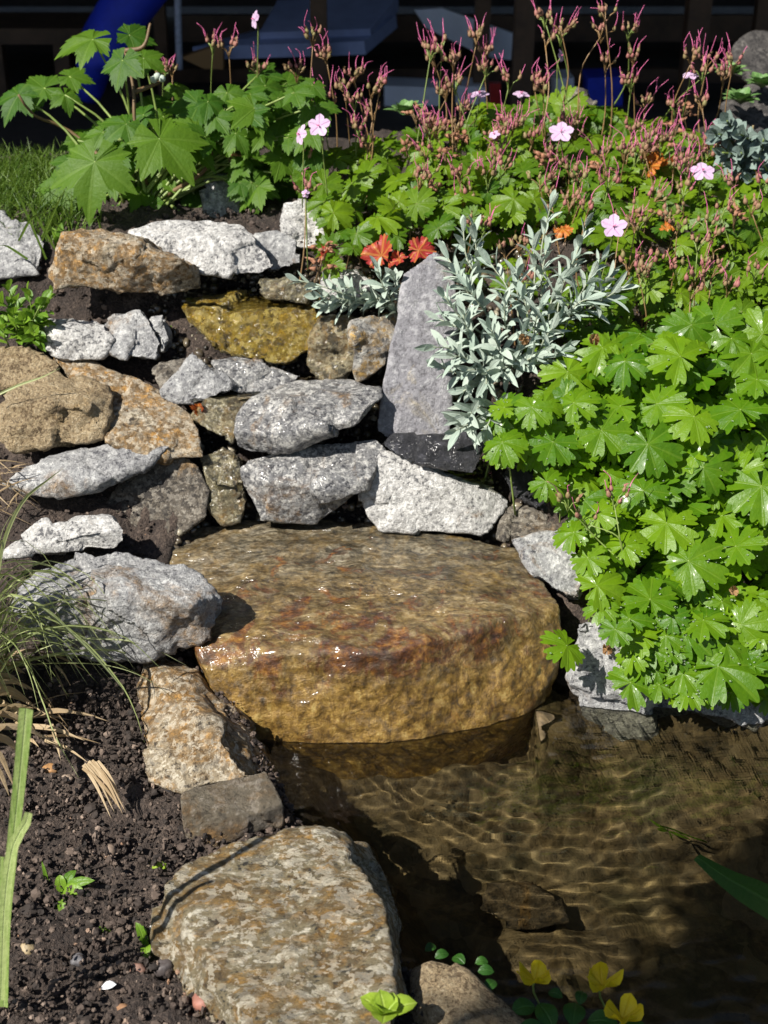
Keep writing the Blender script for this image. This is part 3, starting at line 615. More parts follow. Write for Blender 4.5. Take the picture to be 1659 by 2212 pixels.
def pebble(label, px, py, sx, sz, col, group=None):
    p = on_ground(px, py, .010); r = sx*.5*.00042; rz = sz*.5*.00042
    V = ICO3[0]*np.array((r, r*.8, rz)); V = V*(1 + .20*fbm(ICO3[0]*1.2 + px, 3, int(px)))[:, None]
    mb = MB(); mb.add(V + p, ICO3[1])
    col = tuple(.7*c + .3*.06 for c in col); t = simple('pebble_surface', col, .6, .35, 90, .4)
    tag(mb.build('pebble', t, loc=p), label, 'pebble', group)
PB = 'pebbles on the dark soil'
pebble('reddish lumpy pebble near the bottom edge beside the big mottled boulder', 446, 2178, 74, 52, (.30, .11, .07), PB)
pebble('round cream-yellow pebble at the lower left corner of the soil', 65, 2066, 44, 36, (.36, .27, .14), PB)
pebble('orange-brown pebble on the soil below the dry straw', 112, 1675, 46, 24, (.38, .19, .06), PB)
pebble('pale tan pebble right beside the orange-brown one', 147, 1696, 32, 26, (.34, .25, .18), PB)
pebble('blocky dark brown stone close to the left foot of the mottled boulder', 356, 2108, 50, 48, (.06, .045, .042), PB)
pebble('slim dark pebble just left of the flat brown block', 368, 1716, 32, 40, (.035, .03, .033), PB)
pebble('tan pebble on the soil left of the mottled boulder', 238, 1856, 40, 40, (.24, .17, .12), PB)
pebble('white chip of stone beside the seedling near the boulder', 334, 2020, 22, 20, (.7, .68, .64), PB)
pebble('grey pebble under the seedlings in the lower left', 172, 2090, 40, 34, (.12, .115, .125), PB)
pebble('small orange pebble at the bottom edge left of the red pebble', 270, 2200, 42, 28, (.28, .14, .06), PB)
pebble('rosy pebble on the soil left of the blocky dark stone', 300, 2110, 40, 30, (.25, .13, .09), PB)
pebble('small pale pebble by the top left soil next to the ochre block', 103, 548, 20, 12, (.36, .3, .22), PB)
for (a, b) in ((130, 1790), (126, 1785)):
    pass
p = on_ground(236, 2160, .016)
V, F, U = blade(curve([p + (-.007, 0, 0), p + (0, .003, .003), p + (.008, .004, .001)], 6), .009, (0, 1, .3), .5)
mb = MB(); mb.add(V, F, .5, U); tag(mb.build('shell_fragment', simple('shell', (.65, .66, .68), .3, .1, 50)), 'small curved white shell fragment on soil at the lower left', 'shell')

# ------------------------------------------------------------------ plant builders
def polar_leaf(centers, radii, half, sinus, p, teeth, tdepth, droop, fold, na=168, gap=10, rings=(0, .3, .58, .8, 1.0), seed=0, sharp=False):
    """lobed leaf in its own plane, petiole at the origin, tip along +y, about 1 long: returns V, F, U"""
    r_ = np.random.default_rng(seed)
    th = np.radians(np.linspace(-180+gap, 180-gap, na)); deg = np.degrees(th)
    R = np.zeros(na); ph = np.ones(na)
    for c, rad in zip(centers, radii):
        c = c + r_.uniform(-4, 4); rad = rad*r_.uniform(.92, 1.08)
        u = np.abs(deg - c)/half
        if sharp: f = sinus + (1-sinus)*np.clip(1-u, 0, 1)**p; tt = 1 - tdepth*((u*teeth) % 1.0)
        else: f = sinus + (1-sinus)*np.clip(1-u**p, 0, 1); tt = 1 - tdepth*(1 - np.abs(np.cos(u*teeth*math.pi/2)))
        val = rad*f*np.where(u < 1, tt, 1)
        better = val > R; R = np.where(better, val, R); ph = np.where(better, np.clip(u, 0, 1), ph)
    V = []; U = []
    for k, q in enumerate(rings):
        r = R*q
        zz = -droop*r**2 + fold*r*(ph-.35) + .03*np.sin(3*th + seed)*r
        V.append(np.stack([r*np.sin(th), r*np.cos(th), zz], 1)); U.append(ph*q**.5 if k else np.zeros(na))
    V = np.concatenate(V); U = np.concatenate(U); F = []
    for k in range(len(rings)-1):
        a = k*na + np.arange(na-1); F.append(np.stack([a, a+1, a+1+na, a+na], 1)[:, ::-1])
    return V, np.concatenate(F), U
GER = [polar_leaf((0, 54, -54, 110, -110, 152, -152), (1, .97, .97, .88, .88, .55, .55), 28, .39, 7, 3.0, .16, d, f, seed=k) for k, (d, f) in enumerate(((.18, .16), (.30, .2), (.08, .12), (.25, .10), (.38, .18)))]
ANE = [polar_leaf((0, 62, -62, 122, -122), (1, .86, .86, .62, .62), 42, .44, .8, 4.0, .17, d, f, gap=10, seed=30+k, sharp=True) for k, (d, f) in enumerate(((.22, .14), (.35, .2), (.15, .1)))]
def put_leaf(mb, tpl, pos, size, normal, tip, rnd, m=0):
    V, F, U = tpl; Rm = frame(normal, tip)
    mb.add((V*size)@Rm.T + pos, F, rnd, U, m)
def crumple(tpl, amt, seed):
    V, F, U = tpl; W = V.copy(); r = np.hypot(V[:, 0], V[:, 1])
    W[:, 2] = V[:, 2]*.6 + amt*(fbm(V*2.2 + seed, 3, seed)*.5 + 1.1*r*r*np.sin(np.arctan2(V[:, 0], V[:, 1])*1.0 + seed)**2)
    W[:, 0] *= 1 - .45*amt*r; W[:, 1] *= 1 - .25*amt*r
    return W, F, U
def in_poly(x, y, P):
    c = False; n = len(P)
    for i in range(n):
        (x1, y1), (x2, y2) = P[i], P[i-1]
        if (y1 > y) != (y2 > y) and x < (x2-x1)*(y-y1)/(y2-y1+1e-9)+x1: c = not c
    return c
def sprinkle(poly, spacing, tries=4000):
    xs = [p[0] for p in poly]; ys = [p[1] for p in poly]; out = []
    for _ in range(tries):
        x, y = RNG.uniform(min(xs), max(xs)), RNG.uniform(min(ys), max(ys))
        if in_poly(x, y, poly) and all((x-a)**2+(y-b)**2 > spacing**2 for a, b in out): out.append((x, y))
    return out
def nrm(v): v = np.asarray(v, float); return v/np.linalg.norm(v)
UPN = np.array((-.18, -.42, .85))

# ------------------------------------------------------------------ bright geranium hanging over the pond
def fg_y(py): return float(np.interp(py, [640, 720, 1000, 1250, 1400, 1540], [1.86, 1.81, 1.69, 1.575, 1.51, 1.475]))
FGP = [(1080, 880), (1110, 850), (1200, 850), (1240, 770), (1330, 720), (1420, 700), (1550, 690), (1720, 690), (1740, 1440), (1720, 1490), (1640, 1490), (1560, 1480), (1480, 1480), (1400, 1465), (1340, 1430), (1330, 1330), (1300, 1280), (1300, 1240), (1260, 1180), (1220, 1080), (1160, 990), (1080, 970)]
p0 = PD(1420, 1150, 1.70); p0[2] = float(height(p0[0], p0[1]))
ger = empty('geranium_plant', p0, 'bright fresh green lobed geranium clump with water drops spilling towards the pond', 'plant', 'geranium plants')
fol = MB(); stk = MB()
KEY = [(1405, 1295, 88), (1488, 1212, 78), (1362, 1475, 80), (1552, 1440, 92), (1225, 1395, 56), (1290, 1265, 62), (1195, 955, 66), (1085, 955, 52), (1420, 872, 74), (1645, 1050, 90), (1600, 885, 78), (1400, 960, 66),
       (1240, 870, 60), (1150, 880, 56), (1350, 780, 66), (1470, 770, 66), (1290, 1110, 60), (1180, 1040, 60), (1390, 1060, 70), (1520, 1010, 74), (1600, 1350, 68), (1630, 1440, 56), (1500, 900, 66), (1300, 930, 62), (1590, 1180, 74), (1240, 1150, 50), (1270, 1205, 50), (1440, 1130, 64), (1090, 880, 44), (1445, 1400, 52), (1330, 1360, 54), (1520, 1340, 62), (1610, 1425, 60), (1485, 1490, 50), (1420, 1450, 50), (1660, 1500, 56), (1540, 1500, 48), (1300, 1310, 50), (1640, 1370, 60), (1635, 820, 66), (1560, 1300, 60), (1350, 1180, 56)]
drops = MB()
def fg_leaf(px, py, rpx, back, sag=.0):
    y = fg_y(py) + back; p = PD(px, py, y); size = rpx*y*1.08/FPX*(1.0 + RNG.normal(0, .13))
    nv = nrm(UPN + RNG.normal(size=3)*(.16 if back <= 0 else .3)); ang = RNG.uniform(0, 2*math.pi) if RNG.random() < .55 else RNG.normal(0, .6)
    tip = np.array((math.sin(ang), -math.cos(ang)*.8, -math.cos(ang)*.5))
    put_leaf(fol, GER[RNG.integers(5)], p, size, nv, tip, RNG.random())
    b = p + np.array((RNG.normal(0, .03), .06+RNG.random()*.05, -.10-RNG.random()*.05))
    V, F = tube(curve([b, (p+b)/2 + (0, .02, .02), p], 6), np.linspace(.0016, .0011, 6), 5); stk.add(V, F)
    if back <= 0.01:
        Rm = frame(nv, tip)
        for _ in range(RNG.integers(3, 9)):
            a = RNG.uniform(-2.2, 2.2); q = RNG.uniform(.35, .88)*size
            l = np.array((math.sin(a)*q, math.cos(a)*q, -.2*q*q/size + .002))
            V = ICO1[0]*np.array((1, 1, .7))*RNG.uniform(.0008, .0019); drops.add(V + p + Rm@l, ICO1[1])
for (a, b, r) in KEY: fg_leaf(a, b, r, -.012 + RNG.normal(0, .008))
for (a, b) in sprinkle(FGP, 42): fg_leaf(a, b, RNG.uniform(42, 68), .012 + RNG.random()*.02)
for (a, b) in sprinkle(FGP, 46): fg_leaf(a, b, RNG.uniform(45, 66), .05 + RNG.random()*.03)
for (a, b) in sprinkle([(1335, 1330), (1720, 1330), (1720, 1500), (1560, 1500), (1390, 1490)], 40): fg_leaf(a, b, RNG.uniform(42, 60), -.012 + RNG.random()*.012)
fol.build('foliage', M['ger'], ger); stk.build('stalks', M['stalk'], ger)
t = NT('water_drop'); M['drop'] = t.done(t.bsdf((.6, .7, .5), .03, None, Transmission_Weight=.8, IOR=1.33))
tag(drops.build('dew', M['drop'], ger), kind='stuff')

def seed_head(parent, px, py, y, n, base=None, dry=False, stalk='redstalk', tail=1.0, spread=1.0):
    P = PD(px, py, y); mb = MB(); own = np.random.default_rng(int(px*7+py))
    if base is None: base = P + np.array((own.normal(0, .025), own.normal(0, .03)+.01, -own.uniform(.13, .22)))
    root = P + np.array((0, 0, -.022))
    mid = (base+root)/2 + own.normal(size=3)*.008
    V, F = tube(curve([base, mid, root], 9), np.linspace(.0013, .0008, 9), 5); mb.add(V, F, .5, 1, 0)
    for k in range(n):
        d = nrm(np.array((own.normal(0, .6), own.normal(0, .5), .75))); L = own.uniform(.010, .022)*spread
        e = root + d*L; V, F = tube(curve([root - (0, 0, own.uniform(0, .012)), root + d*L*.5 + (0, 0, .002), e], 4), .0008, 4); mb.add(V, F, .5, 1, 0)
        ax = nrm(d*.45 + np.array((own.normal(0, .2), own.normal(0, .2), .8 if not dry else -.3))); Rm = frame(ax, (0, 1, .2))
        s = own.uniform(.75, 1.1)
        V = ICO2[0]*np.array((.0037, .0037, .0054)); V[:, :2] *= (1.15 - .5*(V[:, 2:]/.005*.5+.5)); V = V*s
        if dry: V = V*(1+.5*own.normal(size=(len(V), 1))*.5)
        mb.add(V@Rm.T + e + ax*.004, ICO2[1], own.random(), .6, 1)
        for _ in range(3 if dry else 2):            # sepal points
            V, F, U = blade(curve([e + ax*.006, e + ax*.009 + own.normal(size=3)*.001, e + ax*.013 + own.normal(size=3)*.002], 4), .0030, own.normal(size=3)); mb.add(V, F, own.random(), .6, 1)
        if not dry and own.random() < .6*tail:
            tp = e + ax*.008; l = own.uniform(.016, .030); q = own.normal(size=3)*.25
            V, F = tube(curve([tp, tp + ax*l*.5, tp + (ax + q)*l], 6), np.linspace(.0008, .0003, 6), 4); mb.add(V, F, .5, 1, 2)
    return mb.build('seed_head', [M[stalk] if isinstance(stalk, str) else stalk, M['drycalyx'] if dry else M['calyx'], M['style']], parent)
def flower(parent, px, py, y, size, face=(-.2, -.75, .6), wilt=0.0, name='flower'):
    P = PD(px, py, y); mb = MB(); own = np.random.default_rng(int(px*3+py)); Rm = frame(face, (0, 0, 1)); s = .88*size*y*1.07/FPX
    for k in range(5):
        a = k*2*math.pi/5 + own.normal(0, .08); d = np.array((math.sin(a), math.cos(a), .12 - wilt)); e = np.array((-math.sin(a)*0 + d[0], d[1], d[2]+.1-wilt*.8))
        path = curve([np.zeros(3), d*.5*s, e*s*np.array((1, 1, .6))], 6)
        V, F, U = blade(path, s*.78, np.cross(d, (0, 0, 1)), .12, 0, lambda t: np.clip(.18+1.6*t, 0, 1)*np.sqrt(np.clip(1.02-t**6, 0, 1)))
        mb.add(V@Rm.T + P, F, own.random(), U, 0)
    V, F = tube(curve([P, P - Rm[:, 2]*.006 + (0, 0, -.006), P + np.array((own.normal(0, .01), .03, -.12))], 7), .001, 5); mb.add(V, F, .5, 1, 1)
    for k in range(6):
        q = Rm@np.array((own.normal(0, .12), own.normal(0, .12), .35))*s
        V, F = tube([P, P+q], [.0005, .0004], 4); mb.add(V, F, .5, 1, 2)
    return mb.build(name, [M['petal'], M['stalk'], M['style']], parent)
for (a, b, n) in ((1230, 1062, 4), (1330, 1058, 5), (1272, 1100, 3)):
    seed_head(ger, a, b, fg_y(b)-.045, n, base=PD(1345, 1215, fg_y(1215)), stalk='stalk', tail=1.2)

# ------------------------------------------------------------------ flowering geranium behind
def bk_y(py): return float(np.interp(py, [200, 250, 350, 450, 560, 690], [2.52, 2.44, 2.28, 2.14, 2.03, 1.90]))
BKP = [(650, 390), (690, 330), (760, 330), (830, 300), (900, 290), (980, 280), (1060, 230), (1150, 225), (1230, 240), (1330, 250), (1420, 265), (1500, 300), (1600, 350), (1700, 360), (1720, 690), (1500, 690), (1400, 680), (1360, 560), (1240, 470), (1150, 450), (1000, 480), (930, 510), (900, 540), (830, 520), (760, 545), (710, 560), (690, 500), (690, 440)]
p0 = PD(1150, 420, 2.3); p0[2] = float(height(p0[0], p0[1]))
gb = empty('geranium_plant', p0, 'wide geranium mass with red-brown seed heads and pink flowers behind the silver plant', 'plant', 'geranium plants')
FOL = {k: MB() for k in 'lcr'}; STK = {k: MB() for k in 'lcr'}
def bk_leaf(px, py, rpx, back):
    kk = 'l' if px < 880 else ('c' if px < 1300 else 'r'); fol = FOL[kk]; stk = STK[kk]
    y = bk_y(py) + back; p = PD(px, py, y); size = rpx*y*1.07/FPX*1.1
    nv = nrm(UPN + RNG.normal(size=3)*.36); ang = RNG.uniform(0, 2*math.pi)
    tip = np.array((math.sin(ang), -math.cos(ang)*.8, -math.cos(ang)*.5)); q = RNG.random()
    put_leaf(fol, GER[RNG.integers(5)], p, size, nv, tip, RNG.random(), 0)
    b = p + np.array((RNG.normal(0, .03), .03+RNG.random()*.05, -.10-RNG.random()*.05))
    V, F = tube(curve([b, (p+b)/2 + (0, .02, .01), p], 6), np.linspace(.0015, .001, 6), 4); stk.add(V, F)
for (a, b, r) in [(1110, 270, 56), (1105, 310, 60), (1240, 255, 48), (1275, 235, 50), (815, 470, 52), (720, 460, 40), (760, 395, 44), (1130, 290, 40), (900, 440, 40), (1000, 425, 44), (1110, 430, 44), (1040, 400, 42), (1130, 370, 36), (770, 505, 36), (720, 570, 34), (1190, 460, 36), (1530, 470, 46), (860, 390, 40), (930, 330, 36), (700, 400, 40), (1220, 230, 44), (850, 450, 36), (1400, 620, 40), (1330, 640, 36)]: bk_leaf(a, b, r, -.02)
for (a, b) in sprinkle(BKP, 31): bk_leaf(a, b, RNG.uniform(26, 42), -.01 + RNG.random()*.03)
for (a, b) in sprinkle(BKP, 38): bk_leaf(a, b, RNG.uniform(28, 42), .06 + RNG.random()*.04)
for (a, b) in sprinkle([(990, 520), (1080, 460), (1250, 470), (1360, 560), (1360, 640), (1150, 640), (1010, 600)], 40): bk_leaf(a, b, RNG.uniform(28, 40), .07)
# leaves between the big clump and the silver plant
for (a, b) in sprinkle([(1180, 640), (1420, 600), (1700, 560), (1700, 740), (1420, 720), (1250, 790), (1150, 800)], 40): bk_leaf(a, b, RNG.uniform(30, 44), .03)
mb = MB()
for (a, b, r, m) in ((820, 548, 46, 0), (905, 542, 40, 0), (1430, 345, 42, 1), (1215, 497, 26, 1), (1408, 360, 34, 1), (700, 545, 26, 0), (860, 560, 30, 0), (1440, 490, 22, 1)):
    put_leaf(mb, crumple(GER[RNG.integers(5)], .45, a), PD(a, b, bk_y(b)-.03), r*2.15/FPX*1.1, nrm(UPN + RNG.normal(size=3)*.4), RNG.normal(size=3), .1+.8*m + .1*RNG.random())
mb.build('autumn_leaves', M['red_leaf'], gb)
HEADS = [(930,85),(942,108),(980,105),(955,75),(1030,55),(1045,90),(1180,10),(1180,60),(1215,30),(1212,48),(1300,40),(1310,5),(1360,40),(1370,100),(1310,110),(1100,150),(1155,150),(1175,165),(985,155),(995,210),(965,175),(1050,125),
 (1495,100),(1530,105),(1520,130),(1585,110),(1565,140),(1365,155),(1395,200),(1520,195),(1460,210),(1215,245),(1565,300),(1500,280),(995,350),(905,360),(1055,360),(1305,310),(1390,300),(1315,370),(1415,400),(1370,430),(1380,465),(1340,460),(1480,425),(1560,425),(1440,440),
 (1020,460),(1045,465),(1125,500),(1150,490),(1510,500),(1545,505),(1590,370),(1490,350),(1360,545),(1395,545),(1465,558),(1540,560),(1575,590),(1625,605),(1635,635),(1095,515),(1135,585),
 (675,55),(705,95),(458,70),(493,75),(555,125),(350,132),(370,125),(700,180),(705,200),(745,165),(765,135),(765,195),(800,170),(805,215),(775,250),(820,155),(795,285),(660,320),(660,385),(640,130)]
p0 = PD(770, 440, 2.2); p0[2] = float(height(p0[0], p0[1]))
gl_ = empty('geranium_plant', p0, 'left end of the flowering geraniums, thin seed stems rising beside the big maple-like leaves', 'plant', 'geranium plants')
p0 = PD(1500, 420, 2.25); p0[2] = float(height(p0[0], p0[1]))
gr_ = empty('geranium_plant', p0, 'geranium at the right edge thick with reddish seed heads and an orange leaf', 'plant', 'geranium plants')
for _ in range(60):
    HEADS.append((RNG.uniform(900, 1650), 240 + 420*RNG.random()**1.3))
    while HEADS[-1][1] > 430 and HEADS[-1][0] < 1330: HEADS[-1] = (RNG.uniform(900, 1650), 240 + 420*RNG.random())
def owner(a): return gl_ if a < 880 else (gb if a < 1300 else gr_)
for i, (a, b) in enumerate(HEADS):
    low = b > 400
    y = float(np.interp(b, [0, 250, 450, 650], [2.40, 2.34, 2.06, 1.92])) + RNG.uniform(-.05, .05)
    if a < 660 and b < 150: y += .15
    seed_head(owner(a), a, b+8, y, int(RNG.integers(5, 9)) if not low else int(RNG.integers(2, 6)), tail=1.0 if not low else .45, stalk='redstalk' if i % 3 else 'stalk')
for (a, b) in ((950,260),(980,285),(965,320),(1460,260),(495,312),(1430,300),(1480,225),(900,230),(1000,275),(880,300),(700,520),(690,560),(1590,450),(1300,340),(1180,330),(1400,440),(930,390)):
    seed_head(owner(a), a, b, bk_y(max(b, 215))-.05, 7, dry=True, stalk='brownstalk')
for (a, b, r, f, wl) in ((690, 272, 27, (-.2, -.85, .5), 0), (648, 290, 24, (-.75, -.4, .3), .3), (1212, 286, 30, (-.1, -.6, .8), .1), (1326, 490, 32, (-.1, -.7, .7), 0), (1036, 203, 22, (-.1, -.2, 1), .2), (1126, 203, 20, (.1, -.2, 1), .2), (1212, 120, 15, (.8, -.4, .3), .2), (550, 42, 20, (-.8, -.4, .2), .2), (1492, 157, 20, (-.1, -.2, 1), .5), (1610, 296, 22, (.7, -.5, .3), .2), (1518, 370, 30, (0, -.5, .8), .2), (1068, 290, 14, (-.3, -.4, .8), .2), (660, 418, 10, (0, -.9, .3), .5)):
    flower(owner(a), a, b, bk_y(max(b, 230))-(.26 if a < 700 else .10) if b > 150 else 2.45, r, f, wl)
for kk, oo in (('l', gl_), ('c', gb), ('r', gr_)):
    FOL[kk].build('foliage', [M['ger_back'], M['red_leaf']], oo); STK[kk].build('stalks', M['brownstalk'], oo)

# ------------------------------------------------------------------ silver leaved plants
def shoot(mb, base, tip, n, L, W, spread=.8, stalk_m=1, rad=.0015):
    base, tip = np.asarray(base, float), np.asarray(tip, float); ax = tip - base; ln = np.linalg.norm(ax)
    mid = (base+tip)/2 + RNG.normal(size=3)*ln*.08; pth = curve([base, mid, tip], 12)
    V, F = tube(pth, np.linspace(rad, rad*.5, 12), 5); mb.add(V, F, .5, 1, stalk_m)
    a0 = RNG.uniform(0, 6.3)
    for k in range(n):
        f = .18 + .82*(k/(n-1)); i = f*11; p = pth[int(i)] + (pth[min(int(i)+1, 11)]-pth[int(i)])*(i % 1)
        t = nrm(pth[min(int(i)+1, 11)] - pth[max(int(i)-1, 0)]); s = nrm(np.cross(t, (.3, .2, .9))); q = np.cross(t, s)
        a = a0 + k*2.4; out = s*math.cos(a)+q*math.sin(a)
        sp = spread*(1.15 - .85*f**3); d = nrm(t*(1-sp*.55) + out*sp); l = L*RNG.uniform(.75, 1.1)*(1-.35*f**4)
        e = p + d*l; m_ = p + d*l*.5 + t*l*.06*sp
        V, F, U = blade(curve([p, m_, e + np.array((0, 0, -.1*l*sp))], 7), W*RNG.uniform(.85, 1.15), np.cross(d, t), .35, RNG.normal(0, .3)); mb.add(V, F, RNG.random(), U, 0)
def sv_y(px, py): return float(np.interp(py, [460, 560, 700, 800, 930], [1.99, 1.93, 1.86, 1.81, 1.74]))
p0 = PD(1100, 760, 1.88); p0[2] = float(height(p0[0], p0[1]))
sv = empty('silver_plant', p0, 'felty silver-grey plant with narrow leaves right of the upright slate', 'plant', 'silver-leaved plants')
mb = MB()
TIPS = [(1190,440,1180,600),(1265,490,1240,640),(1150,520,1150,650),(1300,560,1230,680),(1000,490,1050,620),(1025,500,1040,620),(960,545,1020,650),(985,590,1050,660),(1060,570,1090,680),(1120,590,1120,690),(1345,620,1250,680),(1320,590,1240,690),(1010,620,1060,690),(1210,600,1180,720),(1240,560,1200,700),(960,640,1040,720),(1090,650,1100,740),(1170,660,1150,740),(950,690,1040,750),(1000,680,1060,760),(1060,710,1090,780),(1130,720,1120,790),(1200,700,1160,770),(935,750,1040,790),(980,770,1060,800),(1030,740,1070,800),(950,790,1050,810),(1010,800,1080,810),(1080,800,1110,790),(1160,770,1130,800),(1215,760,1160,790),(1000,845,1080,810),(1010,900,1060,870),(985,930,1050,880),(1045,935,1060,870),(1050,830,1090,800),(1250,650,1190,720),(1290,640,1220,710),(1130,640,1130,720),(1180,540,1170,660)]
for (a, b, c, d) in TIPS:
    shoot(mb, PD(c, d, sv_y(c, d)+.035), PD(a, b, sv_y(a, b)-.015+RNG.normal(0, .012)), int(RNG.integers(10, 14)), RNG.uniform(.036, .050), .0098)
mb.build('foliage', [M['silver'], M['silverstalk']], sv)
p0 = PD(840, 640, 2.0); p0[2] = float(height(p0[0], p0[1]))
sv2 = empty('silver_plant', p0, 'silver-grey sprig leaning out to the left of the upright slate over the golden rock', 'plant', 'silver-leaved plants')
mb = MB()
for (a, b, c, d) in ((645, 605, 790, 655), (690, 640, 800, 660), (760, 660, 850, 640), (815, 580, 850, 660), (850, 600, 865, 680), (740, 615, 830, 660), (800, 640, 850, 670), (845, 660, 860, 690), (700, 660, 790, 665)):
    shoot(mb, PD(c, d, 1.965), PD(a, b, 1.955+RNG.normal(0, .01)), 11, .034, .0105)
mb.build('foliage', [M['silver'], M['silverstalk']], sv2)

# ------------------------------------------------------------------ big-leaved plant at the upper left
p0 = PD(300, 480, 2.28); p0[2] = float(height(p0[0], p0[1]))
an = empty('anemone_plant', p0, 'tall plant with large maple-like toothed leaves at the upper left', 'plant')
crown_ = PD(330, 500, 2.30)
AL = [(345,300,135,-.04,(.25,-.6,.75),(.6,-.5,-.5)),(205,350,150,-.08,(-.1,-.75,.6),(-.1,-.6,-.8)),(430,225,95,.05,(.0,-.6,.8),(-.3,-.7,-.4)),(560,225,85,.1,(.2,-.5,.8),(.5,-.4,-.3)),(200,85,95,.1,(-.1,-.35,.9),(-1,-.2,-.1)),(265,130,70,.0,(-.3,-.7,.5),(-.2,-.5,-.9)),(310,125,55,.1,(.2,-.5,.8),(.8,-.3,-.2)),(40,205,75,.1,(-.2,-.6,.7),(-.4,-.5,-.6)),(95,190,80,.15,(.0,-.5,.8),(-.7,-.2,.1)),(150,165,55,.15,(.1,-.4,.85),(.6,-.2,.3)),(140,205,50,.1,(.2,-.6,.7),(.3,-.5,-.6)),(280,75,60,.15,(.3,-.5,.8),(.8,-.2,.2)),
      (545,395,75,.0,(.1,-.75,.6),(.1,-.5,-.85)),(565,280,60,.05,(.2,-.6,.7),(.7,-.4,-.4)),(610,350,62,.05,(.1,-.7,.6),(.4,-.5,-.7)),(240,280,70,.15,(-.1,-.5,.8),(-.3,.2,.3)),(330,230,70,.15,(.0,-.5,.8),(-.2,.4,.5)),(180,300,60,.15,(-.1,-.5,.85),(-.8,-.2,0)),(215,420,110,.04,(-.1,-.7,.6),(.2,-.6,-.8)),(320,430,90,.03,(.1,-.7,.6),(.3,-.6,-.7)),(130,400,80,.0,(-.2,-.6,.7),(-.5,-.6,-.6)),(480,270,70,.12,(.1,-.5,.8),(.3,-.6,-.5)),(620,250,50,.12,(.2,-.5,.8),(.7,.2,.2)),(410,330,60,.15,(.0,-.5,.8),(.3,.3,.2)),(520,340,60,.1,(.1,-.6,.75),(.1,-.7,-.5)),(150,390,70,.0,(-.2,-.6,.7),(-.6,-.6,-.5)),(290,420,60,.05,(.1,-.7,.6),(.3,-.7,-.7)),(420,420,48,.05,(.1,-.6,.7),(.2,-.7,-.7)),(380,190,50,.2,(.1,-.4,.9),(.3,-.5,-.2)),(560,160,56,.25,(.1,-.5,.8),(.5,-.3,.3)),(620,180,60,.25,(.2,-.5,.8),(.6,.1,.3)),(660,190,45,.25,(.2,-.5,.8),(.6,-.3,.1)),(330,440,45,.0,(.0,-.7,.6),(-.4,-.7,-.7)),(250,460,48,.0,(.0,-.7,.6),(.1,-.7,-.7)),(190,450,44,.0,(-.1,-.6,.7),(-.4,-.6,-.7))]
for (a, b) in sprinkle([(130, 330), (250, 240), (420, 230), (640, 220), (660, 330), (600, 380), (520, 350), (430, 400), (440, 460), (230, 480), (150, 450)], 40):
    AL.append((a, b, RNG.uniform(42, 76), RNG.uniform(.0, .12), (RNG.normal(0, .2), -.55, .8), (RNG.normal(0, .7), -.6, -.5)))
for (a, b) in sprinkle([(450, 200), (690, 170), (700, 320), (650, 400), (540, 420), (440, 330)], 36):
    AL.append((a, b, RNG.uniform(40, 70), RNG.uniform(-.02, .08), (RNG.normal(0, .25), -.55, .8), (RNG.normal(0, .8), -.6, -.5)))
for i, (a, b, r, dy, nv, tp) in enumerate(AL):
    y = 2.26 + dy; p = PD(a, b, y); mb = MB(); size = r*y*1.06/FPX*(.86 if r > 100 else .95)
    put_leaf(mb, ANE[i % 3], p, size, nrm(np.array(nv) + RNG.normal(size=3)*.06), tp, RNG.random(), 0)
    j = crown_ + RNG.normal(size=3)*.02; j[2] = float(height(j[0], j[1]))
    V, F = tube(curve([j, j*.45 + p*.55 + np.array((0, .02, .02)), p], 9), np.linspace(.003, .0016, 9), 6); mb.add(V, F, .5, 1, 1)
    mb.build('leaf', [M['anem'], M['stalk']], an)
mb = MB()
j = crown_.copy(); j[2] = float(height(j[0], j[1]))
for pth in ([j, PD(293, 290, 2.28), PD(288, 190, 2.3), PD(270, 110, 2.32)], [j, PD(160, 290, 2.36), PD(75, 250, 2.34), PD(40, 205, 2.32)], [j, PD(440, 370, 2.27), PD(470, 300, 2.3), PD(520, 240, 2.33)], [PD(288, 200, 2.3), PD(340, 180, 2.32), PD(355, 165, 2.32)], [PD(270, 110, 2.32), PD(310, 100, 2.32), PD(325, 50, 2.33)]):
    V, F = tube(curve(pth, 14), np.linspace(.0045, .002, 14), 7); mb.add(V, F)
mb.build('stem', M['brownstalk'], an)
mb = MB()
for (a, b) in ((340, 165), (350, 170), (332, 172)):
    p = PD(a, b, 2.31); mb.add(ICO2[0]*.006 + p, ICO2[1], .5)
mb.build('flower_bud', M['silver'], an)

# ------------------------------------------------------------------ small plants
def rosette(name, label, cat, px, py, y, n, L, W, mat, tilt=.8, group=None, up=.6):
    p = PD(px, py, y); e = empty(name, p, label, cat, group); mb = MB()
    for k in range(n):
        a = k*2.4 + RNG.uniform(-.3, .3); f = k/max(n-1, 1); d = nrm(np.array((math.cos(a)*tilt*(1-f*.5), math.sin(a)*tilt*(1-f*.5), up*(.4+f))))
        l = L*RNG.uniform(.75, 1.1)*(1-.3*f)
        V, F, U = blade(curve([p, p + d*l*.5 + (0, 0, l*.08), p + d*l], 6), W*RNG.uniform(.85, 1.15), np.cross(d, (0, 0, 1)), .3); mb.add(V, F, RNG.random(), U)
    mb.build('foliage', mat, e); return e
p0 = PD(45, 740, 1.97); p0[2] = float(height(p0[0], p0[1]))
sp = empty('small_bush', p0, 'small bushy green plant with oval leaves at the left edge above the two-sided rock', 'plant'); mb = MB()
